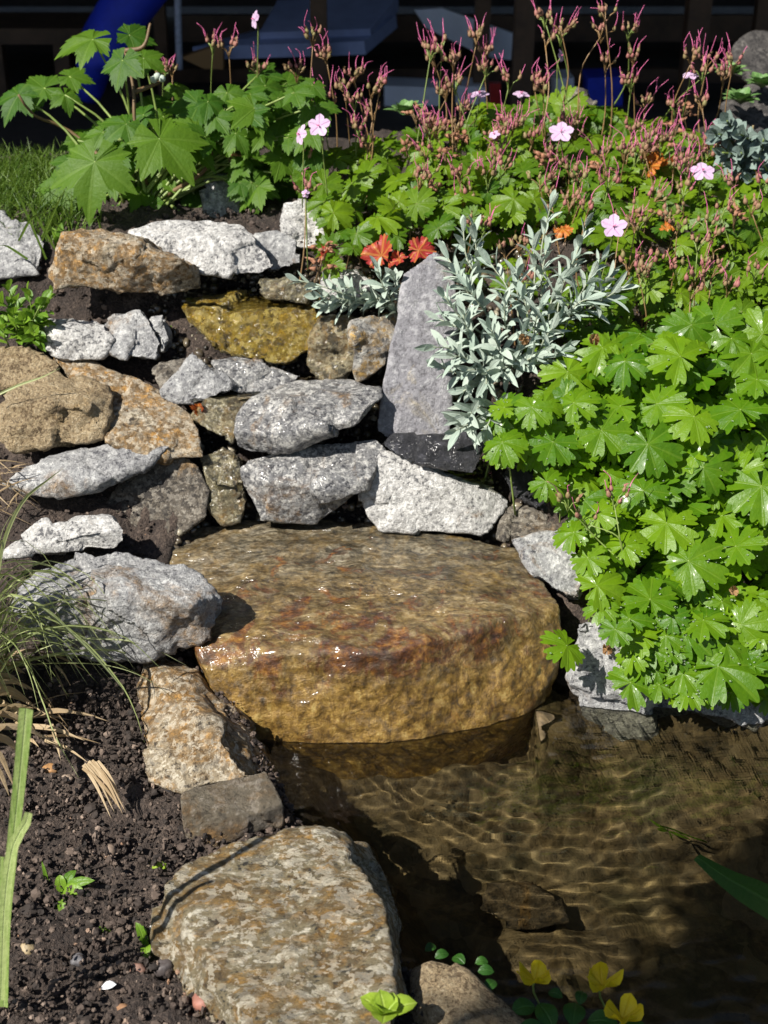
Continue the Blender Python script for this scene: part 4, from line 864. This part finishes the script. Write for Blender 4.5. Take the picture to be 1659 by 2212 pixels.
for (a, b, c, d) in ((20,625,30,730),(60,628,50,730),(92,650,60,740),(30,680,40,745),(75,715,50,750),(-10,640,15,730),(105,640,70,730),(5,700,20,750),(50,690,40,750),(90,690,60,745),(35,650,40,740)):
    shoot(mb, PD(c, d, 1.96), PD(a, b, 1.95+RNG.normal(0, .015)), 9, .030, .0135, .85)
mb.build('foliage', [M['small_green'], M['stalk']], sp)
def seedling(label, px, py, leaves, name='seedling', mat='small_green', W=.011, group='seedlings on the soil', y=None):
    p = on_ground(px, py, .004) if y is None else PD(px, py, y); e = empty(name, p, label, 'seedling' if name == 'seedling' else 'plant', group); mb = MB()
    for (a, b, dy) in leaves:
        q = PD(a, b, p[1]+dy); V, F, U = blade(curve([p, (p+q)/2 + (0, 0, .006), q], 7), W*RNG.uniform(.8, 1.15), np.cross(q-p, (0, -.6, .8)), .3); mb.add(V, F, RNG.random(), U)
    V, F = tube([p - (0, 0, .012), p + (0, 0, .003)], [.0012, .001], 5); mb.add(V, F, .5, 1)
    mb.build('foliage', M[mat], e)
seedling('seedling with four lance leaves standing alone on lower left soil', 135, 1935, ((205, 1902, .0), (128, 1890, .01), (165, 1880, .015), (135, 1985, -.03), (185, 1930, -.01)), W=.011)
seedling('seedling with two upright leaves just left of the mottled boulder', 315, 2050, ((293, 1992, .01), (318, 2075, -.02), (322, 2030, .0), (300, 2000, .02)), W=.010)
seedling('tiny two-leaved seedling between the other two seedlings', 225, 2015, ((232, 2008, 0), (215, 2022, -.005), (238, 2018, 0)), W=.006)
seedling('thin grassy seedling above the four-leaved seedling', 105, 1925, ((90, 1860, .01), (110, 1880, .015), (108, 1900, 0)), W=.004)
seedling('yellow-green sprig at the upper left corner of the mottled boulder', 352, 1885, ((328, 1876, 0), (345, 1872, .01), (360, 1878, 0)), W=.008, mat='lime')
seedling('pale green weed with upright leaves left of the ochre block', 130, 545, ((112, 490, .01), (133, 480, .01), (150, 500, 0), (120, 510, -.01), (145, 515, 0)), W=.012)
seedling('small green weed in shade below the grass tuft', 262, 1475, ((240, 1470, .0), (285, 1463, .01), (225, 1490, 0)), W=.008)
seedling('tiny weed beside the golden rock on its left', 375, 720, ((365, 715, 0), (383, 716, 0), (378, 725, -.01)), W=.006)
rosette('creeping_plant', 'lime green rounded rosette leaning over the mottled boulder at the bottom', 'plant', 832, 2190, .075, 8, .030, .022, M['lime'], 1.0, up=.6)
# shaded marsh plants at the bottom
p0 = PD(1250, 2185, .03)
mp = empty('marsh_plant', p0, 'shaded pondside plant with round dark green leaves and yellow flowers at the bottom', 'plant')
mb = MB()
for (a, b, r) in ((955, 2065, 20), (990, 2075, 22), (1050, 2100, 22), (1060, 2130, 22), (1130, 2180, 34), (1180, 2195, 40), (1240, 2190, 40), (1300, 2210, 40), (1090, 2200, 30), (1370, 2230, 40), (1200, 2150, 20), (1255, 2155, 22), (930, 2050, 18), (1150, 2230, 40), (1040, 2080, 18)):
    p = PD(a, b, .02 + RNG.random()*.012); d = RNG.normal(size=3)*np.array((1, 1, .15)); d = nrm(d); l = r*1.5/FPX*1.5
    V, F, U = blade(curve([p-d*l/2, p+(0, 0, .003), p+d*l/2], 7), l*.75, np.cross(d, (0, -.3, 1)), .15); mb.add(V, F, RNG.random(), U)
mb.build('foliage', M['dark_green'], mp)
for (a, b, r) in ((1155, 2118, 42), (1300, 2128, 44), (1345, 2200, 44)):
    P = PD(a, b, .045); fm = MB(); s = r*1.5/FPX
    for k in range(5):
        an_ = k*1.257 + RNG.normal(0, .25); d = np.array((math.cos(an_)*.8, math.sin(an_)*.5, .75)); e = P + d*s*RNG.uniform(.8, 1.25)
        V, F, U = blade(curve([P, P + d*s*.5 + np.array((math.cos(an_), math.sin(an_), 0))*.2*s, e], 6), s*.85, np.cross(d, (0, 0, 1)), -.3, RNG.normal(0, .4), lambda t: np.clip(.3+1.3*t, 0, 1)*np.clip(1.05-t**5, 0, 1)); fm.add(V, F, RNG.random(), U, 0)
    V, F = tube(curve([P, P + (0, .005, -.02), P + (.01, .0, -.04)], 5), .0012, 5); fm.add(V, F, .5, 1, 1)
    fm.build('flower', [M['yellow'], M['stalk']], mp)
# iris blade in the water at the right, weed stalk
def blade_thing(name, label, cat, paths, mat, group=None, side=(1, 0, 0)):
    mb = MB()
    for (pts, wd, prof) in paths:
        V, F, U = blade(curve([PD(*q) for q in pts], 18), wd, side, .2, 0, prof); mb.add(V, F, RNG.random(), U)
    return tag(mb.build(name, mat), label, cat, group)
blade_thing('leaf_blade', 'broad dark green leaf blade lying over the pond at the lower right edge', 'leaf', [([(1505, 1850, .02), (1570, 1895, .03), (1660, 1945, .05), (1800, 2040, .09), (1900, 2130, .05)], .034, lambda t: np.clip(.3+t*2.2, 0, 1)*np.clip((1.02-t)*6, 0, 1))], M['dark_green'], side=(.4, 1, .2))
p0 = PD(1435, 1840, -.06); w_ = empty('water_weed', p0, 'slender weed growing under water in the middle right of the pond', 'plant'); mb = MB()
V, F = tube(curve([PD(1520, 1870, -.09), PD(1460, 1830, -.06), PD(1420, 1800, -.03)], 8), .0012, 5); mb.add(V, F, .5, 1)
for (a, b) in ((1400, 1795), (1415, 1815), (1440, 1810), (1450, 1845), (1490, 1840)):
    p = PD(a, b, -.045); q = PD(1440, 1825, -.05); V, F, U = blade(curve([q, (p+q)/2, p], 5), .008, (0, 0, 1), .2); mb.add(V, F, .5, U)
fo = mb.build('foliage', M['small_green'], w_); fo.cycles.is_caustics_receiver = True

# ------------------------------------------------------------------ grass tuft, straw, iris stem at the left
p0 = PD(-25, 1430, 1.44); p0[2] = float(height(p0[0], p0[1]))
gt = empty('grass_tuft', p0, 'arching variegated grass tuft with dry straw at the left edge', 'grass tuft')
taper = lambda t: np.clip(.75+t, 0, 1)*np.clip(1.02-t**2.2, 0, 1)
mb = MB()
GB = [([(-40,1420,1.44),(-10,1300,1.45),(10,1175,1.46),(50,1085,1.47),(100,1040,1.48),(135,1013,1.49)],.009),
      ([(-40,1440,1.43),(0,1299,1.43),(75,1304,1.42),(150,1364,1.41),(215,1429,1.40),(270,1494,1.39)],.007),
      ([(-40,1440,1.43),(30,1330,1.43),(150,1360,1.42),(250,1464,1.41),(290,1535,1.40),(312,1604,1.39)],.004),
      ([(-30,1450,1.42),(45,1439,1.42),(100,1434,1.42),(185,1434,1.41),(250,1442,1.41),(320,1469,1.40),(405,1532,1.40)],.003),
      ([(-30,1450,1.42),(50,1434,1.41),(90,1514,1.38),(120,1594,1.35),(170,1680,1.31)],.0035),
      ([(-40,1400,1.45),(0,1329,1.45),(60,1334,1.44),(110,1360,1.43),(165,1394,1.42)],.005),
      ([(-40,1300,1.48),(0,1224,1.49),(75,1214,1.49),(140,1239,1.48),(180,1274,1.47)],.003),
      ([(-40,1320,1.46),(0,1244,1.46),(50,1264,1.45),(80,1324,1.43),(100,1399,1.41),(112,1469,1.39)],.005),
      ([(-50,1420,1.45),(-10,1330,1.46),(30,1315,1.46),(100,1330,1.45),(170,1395,1.44)],.005),
      ([(-40,1420,1.46),(-5,1190,1.47),(20,1120,1.48),(60,1075,1.49)],.004),
      ([(-40,1420,1.46),(-20,1260,1.47),(20,1230,1.47),(90,1250,1.47),(125,1300,1.46)],.003),
      ([(-40,1420,1.46),(-10,1360,1.46),(40,1350,1.45),(130,1400,1.44),(190,1480,1.42)],.003),
      ([(-40,1420,1.44),(0,1400,1.43),(60,1370,1.42),(120,1375,1.42)],.004),
      ([(-60,1420,1.40),(-30,1360,1.39),(20,1380,1.38),(60,1450,1.36),(85,1540,1.34)],.004)]
for (pts, wd) in GB:
    V, F, U = blade(curve([PD(*q) for q in pts], 22), wd*1.8, (.2, -.75, .6), .25, RNG.normal(0, .5), taper); mb.add(V, F, RNG.random(), U, 0)
for k in range(70):
    a = RNG.uniform(-.5, 1.3); L = RNG.uniform(.10, .28); hgt = RNG.uniform(.08, .24); dr = np.array((math.cos(a), -math.sin(a)*.5+.3, 0))
    b0 = p0 + (RNG.uniform(-.03, .03)-.03, RNG.uniform(-.08, .05), 0)
    V, F, U = blade(curve([b0, b0 + dr*L*.35 + (0, 0, hgt*.9), b0 + dr*L*.75 + (0, 0, hgt*.9), b0 + dr*L + (0, 0, hgt*.45)], 16), RNG.uniform(.003, .0075), (.2, -.75, .6), .25, RNG.normal(0, .5), taper); mb.add(V, F, RNG.random(), U, 0)
for k in range(18):                               # taller blades of the tuft just left of the frame: they stripe the bank rock with shadow
    b0 = np.array((RNG.uniform(-.72, -.60), RNG.uniform(1.26, 1.44), .06)); hgt = RNG.uniform(.24, .5); e = b0 + (RNG.uniform(.05, .16), RNG.uniform(-.03, .06), hgt*RNG.uniform(.55, .95))
    V, F, U = blade(curve([b0, b0 + (.01, 0, hgt*.6), (b0+e)/2 + (.0, 0, hgt*.55), e], 18), RNG.uniform(.006, .012), (.6, -.6, .3), .2, RNG.normal(0, .4), taper); mb.add(V, F, RNG.random(), U, 0)
mb.build('blades', M['sedge'], gt)
mb = MB()
for (a, b, c, d, wd) in ((-20,1450,55,1455,.012),(-20,1500,50,1470,.010),(-20,1540,95,1600,.010),(-20,1570,130,1610,.008),(-20,1590,60,1645,.009),(-20,1480,90,1500,.006),(-20,1610,30,1700,.007),(-20,1530,70,1560,.009),(-20,1650,20,1720,.007),(-20,1460,30,1420,.008),(-20,1560,75,1530,.008),(-20,1500,70,1520,.012),(-20,1600,50,1580,.008),(-20,1470,60,1490,.01)):
    p, q = PD(a, b, .13 + RNG.random()*.02), PD(c, d, .085); V, F, U = blade(curve([p, (p+q)/2 + (0, 0, .012), q], 9), wd, RNG.normal(size=3)*.4 + (0, .5, .6), .4, RNG.normal(0, .6), taper); mb.add(V, F, RNG.random(), U)
for k in range(26):                               # straw lying down the soil and by the stones
    a, b = RNG.uniform(-10, 130), RNG.uniform(1440, 1640); p = on_ground(a, b, .025); d = np.array((RNG.uniform(.02, .08), RNG.uniform(-.07, .04), RNG.uniform(-.02, .012)))
    V, F, U = blade(curve([p, p+d*.5+(0, 0, .006), p+d], 7), RNG.uniform(.003, .008), RNG.normal(size=3), .4, RNG.normal(0, .6), taper); mb.add(V, F, RNG.random(), U)
mb.build('dry_straw', M['straw'], gt)
mb = MB()
for k in range(9):
    p = PD(RNG.uniform(175, 215), RNG.uniform(1640, 1660), .085); q = PD(RNG.uniform(240, 285), RNG.uniform(1735, 1775), .055)
    V, F, U = blade(curve([p, (p+q)/2 + (0, 0, .008), q], 7), .004, (1, .3, .5), .3, 0, taper); mb.add(V, F, RNG.random(), U)
tag(mb.build('straw_bundle', M['straw']), 'frayed strip of dry grey straw lying on the dark soil', 'straw')
mb = MB()
for k in range(22):
    p = PD(RNG.uniform(-10, 50), RNG.uniform(975, 1110), 1.74) ; d = np.array((RNG.uniform(-.02, .05), RNG.uniform(-.02, .01), RNG.uniform(-.03, .03)))
    V, F, U = blade(curve([p-d, p+(0, -.004, .005), p+d], 6), .0025, RNG.normal(size=3), .3, 0, taper); mb.add(V, F, RNG.random(), U)
tag(mb.build('dry_grass', M['straw']), 'tangle of dry orange grass beside the tilted pale stone at the left edge', 'grass tuft')
blade_thing('grass', 'single curved grass blade crossing the upper tan boulder', 'grass blade', [([(-20,860,1.80),(40,832,1.805),(90,815,1.81),(130,795,1.82)],.004,taper)], M['sedge'])
flat = lambda t: np.clip(.7+.3*np.sin(t*9), .6, 1)*np.clip((1.01-t)*30, .3, 1)
blade_thing('iris_stem', 'tall cut pale green iris stem standing at the front left', 'stem', [([(8,2175,.97),(12,2000,.985),(25,1850,.99),(42,1690,.995),(57,1530,1.0)],.011,lambda t: .75+.35*t), ([(2,2160,.965),(10,1960,.97),(28,1830,.98),(55,1780,.985),(62,1755,.985)],.010,lambda t: .7+.5*t*(1-t**6)), ([(-15,2170,.975),(-8,1960,.985),(0,1880,.985),(3,1850,.985)],.010,lambda t: 1-.5*t)], M['iris'], side=(1, 0, 0))

# ------------------------------------------------------------------ fallen leaves
def dead_leaf(label, px, py, y, r, col='deadleaf', tpl=2, nv=(-.2, -.7, .5)):
    mb = MB(); p = PD(px, py, y); put_leaf(mb, crumple(GER[tpl], 1.2, int(px)), p, r*y*1.1/FPX, nv, RNG.normal(size=3), RNG.random())
    tag(mb.build('fallen_leaf', M[col]), label, 'leaf', 'fallen leaves')
dead_leaf('curled tan dead leaf on the grey bank boulder', 1312, 1405, 1.53, 26, tpl=4)
dead_leaf('red-brown dead leaf lodged in the stream beneath the pointed rock', 430, 885, 1.84, 26, 'red_leaf', 4)
dead_leaf('brown shrivelled leaf hanging at the edge of the silver plant', 1285, 735, 1.78, 22, 'deadleaf', 4)
dead_leaf('brown shrivelled leaf among the silver leaves', 1135, 735, 1.78, 20, 'deadleaf', 1)
dead_leaf('pale dry leaf between bright leaves at the right', 1585, 1275, 1.56, 22, 'deadleaf', 4)

# ------------------------------------------------------------------ top right succulents and lawn
for (lab, a, b, y) in (('green houseleek rosette at the right edge below the dark grey boulder', 1600, 225, 2.55), ('pale houseleek rosette at the extreme right edge', 1645, 190, 2.6), ('small houseleek above the others by the dark grey boulder', 1575, 165, 2.75), ('green leafy rosette on the mound left of the stems', 875, 250, 2.6)):
    rosette('houseleek', lab, 'succulent', a, b, y, 26, .045, .02, M['houseleek'], 1.0, 'houseleeks on the mound', .5)
p0 = PD(1600, 370, 2.25)
gp = empty('blue_spurge', p0, 'blue-grey fleshy leaved plant at the right edge behind the seed heads', 'plant'); mb = MB()
for (a, b, c, d) in ((1545,290,1600,330),(1560,330,1620,360),(1600,330,1640,370),(1640,340,1660,380),(1620,390,1650,400),(1580,360,1620,390),(1650,300,1660,350),(1570,260,1610,310),(1640,410,1660,420),(1600,290,1640,340)):
    shoot(mb, PD(c, d, 2.27), PD(a, b, 2.22), 14, .034, .016, .9, rad=.003)
mb.build('foliage', [M['glauc'], M['stalk']], gp)
mb = MB()
for k in range(9000):
    xx = RNG.uniform(-1.1, -.44); yy = RNG.uniform(2.14, 2.5)
    if xx > -.50 - (yy-2.2)*.12 + RNG.normal(0, .03): continue
    z0 = float(height(xx, yy)); h = RNG.uniform(.02, .05); d = RNG.normal(size=2)*.02
    P = np.array([(xx, yy, z0), (xx+d[0]*.4, yy+d[1]*.4, z0+h*.6), (xx+d[0], yy+d[1], z0+h)])
    V, F, U = blade(P, .0035, RNG.normal(size=3), .2, 0, lambda t: 1-.9*t); mb.add(V, F, RNG.random(), U)
tag(mb.build('lawn_grass', M['grass']), kind='stuff')
mb = MB()
for (a, b, c, d, e, f) in ((120,540,60,440,20,410),(100,560,40,420,5,330),(90,520,120,450,145,400),(60,560,10,530,-20,540),(140,560,150,590,120,600),(40,520,70,470,110,455)):
    V, F, U = blade(curve([PD(a, b, 2.08), PD(c, d, 2.08), PD(e, f, 2.07)], 10), .004, (1, .2, .1), .2, .4, taper); mb.add(V, F, RNG.random(), U)
tag(mb.build('grass_tuft', M['grass']), 'loose green grass blades growing over the shaded far left rock', 'grass tuft')

# ------------------------------------------------------------------ shaded terrace behind
def box(mb, c, s, rot=0.0, m=0):
    v = np.array([(x, y, z) for x in (-.5, .5) for y in (-.5, .5) for z in (-.5, .5)])*np.array(s)
    cr, sr = math.cos(rot), math.sin(rot); v = v@np.array(((cr, sr, 0), (-sr, cr, 0), (0, 0, 1))) + np.array(c)
    f = np.array(((0, 1, 3, 2), (4, 6, 7, 5), (0, 4, 5, 1), (2, 3, 7, 6), (0, 2, 6, 4), (1, 5, 7, 3))); mb.add(v, f, .5, .5, m)
def part(name, mat, parent, *bs):
    mb = MB(); [box(mb, *b) for b in bs]; return mb.build(name, M[mat], parent, smooth=False)
te = empty('roofed_terrace', (0, 5, .08), 'dark wooden terrace with an added roof in deep shade behind the flower bed', 'terrace')
part('roof', 'darkwood', te, ((0, 5.0, 1.85), (9, 4.6, .08)))  # unseen roof, added to put the things beneath it in shade
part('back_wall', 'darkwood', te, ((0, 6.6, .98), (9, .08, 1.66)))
part('side_wall', 'darkwood', te, ((-3.2, 5.0, .98), (.08, 3.1, 1.66)))  # unseen side walls, added to keep sky light out
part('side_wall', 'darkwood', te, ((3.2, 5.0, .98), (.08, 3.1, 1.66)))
part('floor', 'paving', te, ((0, 5.1, .095), (6.3, 2.9, .03)))
for (a, y, wd) in ((690, 4.5, .05), (1130, 4.4, .06), (1040, 4.8, .05), (1500, 4.6, .07), (1640, 4.7, .05), (350, 4.9, .04)):
    p = PD(a, 100, y); part('post', 'wood', te, ((p[0], y, .96), (wd, wd, 1.70)))
for (b, y) in ((175, 5.1), (60, 5.3)):
    p = PD(1300, b, y); part('beam', 'wood', te, ((.55, y, p[2]), (2.6, .04, .09)))
p = PD(60, 60, 5.0); bn = empty('wooden_bench', (p[0], 5.0, .11), 'dark wooden bench in the shade at the upper left corner', 'bench')
part('seat', 'wood', bn, ((p[0]-.15, 5.0, p[2]), (.8, .35, .05)))
for k in range(4): part('leg', 'wood', bn, ((p[0]-.30+.22*k, 4.86, .11+(p[2]-.135)/2), (.05, .05, p[2]-.135)))
mb = MB(); V, F = tube(curve([PD(400, -140, 4.6), PD(300, -20, 4.5), PD(245, 60, 4.45), PD(205, 140, 4.4), PD(190, 215, 4.4)], 20), np.concatenate([np.linspace(.085, .075, 14), np.linspace(.07, .035, 6)]), 16); mb.add(V, F)
tag(mb.build('blue_tube', M['blue']), 'deep blue padded tube curving down behind the leafy plant', 'garden item')
def slabthing(name, label, cat, corners, th, mat):
    P = np.array([PD(*c) for c in corners]); n = len(P); nn = nrm(np.cross(P[1]-P[0], P[2]-P[0])); 
    if nn[1] < 0: nn = -nn
    mb = MB(); V = np.vstack([P, P + nn*th]); bm = bmesh.new(); vs = [bm.verts.new(v) for v in V]
    bmesh.ops.convex_hull(bm, input=bm.verts); bm.verts.index_update(); bm.faces.ensure_lookup_table()
    V = np.array([v.co[:] for v in bm.verts]); F = np.array([[v.index for v in f.verts] for f in bm.faces]); bm.free()
    mb.add(V, F); return tag(mb.build(name, M[mat], smooth=False), label, cat)
slabthing('cushion', 'grey-blue folded cushion lying highest in the shaded terrace', 'cushion', [(560, 70, 4.6), (600, 0, 4.9), (860, -10, 4.9), (800, 62, 4.6)], .05, 'bluegrey')
slabthing('cushion', 'flat grey-blue cushion beneath the folded one in the terrace shade', 'cushion', [(420, 130, 4.55), (560, 92, 4.8), (858, 60, 4.8), (790, 118, 4.55)], .04, 'bluegrey')
slabthing('cardboard_box', 'brown cardboard corner below the grey-blue cushions', 'box', [(390, 125, 4.5), (480, 95, 4.5), (482, 150, 4.5), (440, 148, 4.5)], .06, 'deadleaf')
slabthing('leaning_board', 'pale blue slanting board crossing behind the dark post', 'board', [(895, 22, 4.9), (955, 18, 4.9), (1108, 72, 4.9), (1104, 130, 4.9), (1045, 122, 4.9), (920, 60, 4.9)], .02, 'paleblue')
slabthing('storage_crate', 'low pale blue crate under the slanting board', 'crate', [(830, 185, 4.7), (950, 190, 4.7), (950, 245, 4.7), (830, 240, 4.7)], .15, 'paleblue')
slabthing('storage_crate', 'pale blue crate beside the red can in the terrace shade', 'crate', [(985, 185, 4.72), (1050, 188, 4.72), (1050, 245, 4.72), (985, 240, 4.72)], .15, 'paleblue')
slabthing('red_can', 'dull red can standing behind the flower stems', 'can', [(1058, 180, 4.6), (1082, 180, 4.6), (1082, 240, 4.6), (1058, 240, 4.6)], .03, 'red')
slabthing('storage_crate', 'pale blue crate behind the stems right of the centre post', 'crate', [(1200, 170, 4.75), (1240, 168, 4.75), (1240, 235, 4.75), (1200, 235, 4.75)], .15, 'paleblue')
slabthing('blue_box', 'deep blue box behind the flowering stems', 'box', [(1270, 168, 4.7), (1345, 165, 4.7), (1345, 230, 4.7), (1270, 230, 4.7)], .15, 'blue')
mb = MB(); V, F = tube(curve([PD(383, -60, 4.5), PD(385, 60, 4.5), PD(388, 150, 4.5)], 12), .011, 8); mb.add(V, F)
tag(mb.build('pole', M['rope']), 'slim pale pole standing in the shade right of the blue tube', 'pole')

# ------------------------------------------------------------------ added shrub, unseen left of the camera, shaped to shade the near pond
sh = empty('added_shrub', (-1.75, -.5, .0), 'added unseen leafy shrub placed to shade the near water', 'shrub')
mb = MB(); lf = MB(); SD = np.array(TO_SUN[:])/TO_SUN.z
V, F = tube(curve([(-1.75, -.5, -.05), (-1.77, -.49, .9), (-1.75, -.5, 1.75)], 12), np.linspace(.03, .018, 12), 9); mb.add(V, F)
for (sx_, sy_, hz, n, rr) in ((.37, 1.11, 1.62, 700, .085), (.40, 1.19, 1.66, 560, .065), (.33, 1.03, 1.60, 650, .08), (.24, 1.0, 1.70, 420, .07), (.43, 1.10, 1.75, 560, .08), (.46, 1.22, 1.70, 420, .055), (.50, 1.05, 1.8, 400, .08)):
    c_ = np.array((sx_, sy_, 0.)) + SD*hz
    V, F = tube(curve([(-1.75, -.5, 1.7), (np.array((-1.75, -.5, 1.75)) + c_)/2 + (0, 0, .08), c_], 10), np.linspace(.014, .004, 10), 6); mb.add(V, F)
    for k in range(n):
        p = c_ + RNG.normal(size=3)*rr*np.array((.55, .6, .5)); d = nrm(RNG.normal(size=3)); l = RNG.uniform(.03, .06)
        V, F, U = blade(curve([p, p+d*l*.5+(0, 0, .004), p+d*l], 4), l*.5, RNG.normal(size=3), .2); lf.add(V, F, RNG.random(), U)
mb.build('trunk', M['brownstalk'], sh); lf.build('crown', M['anem'], sh)
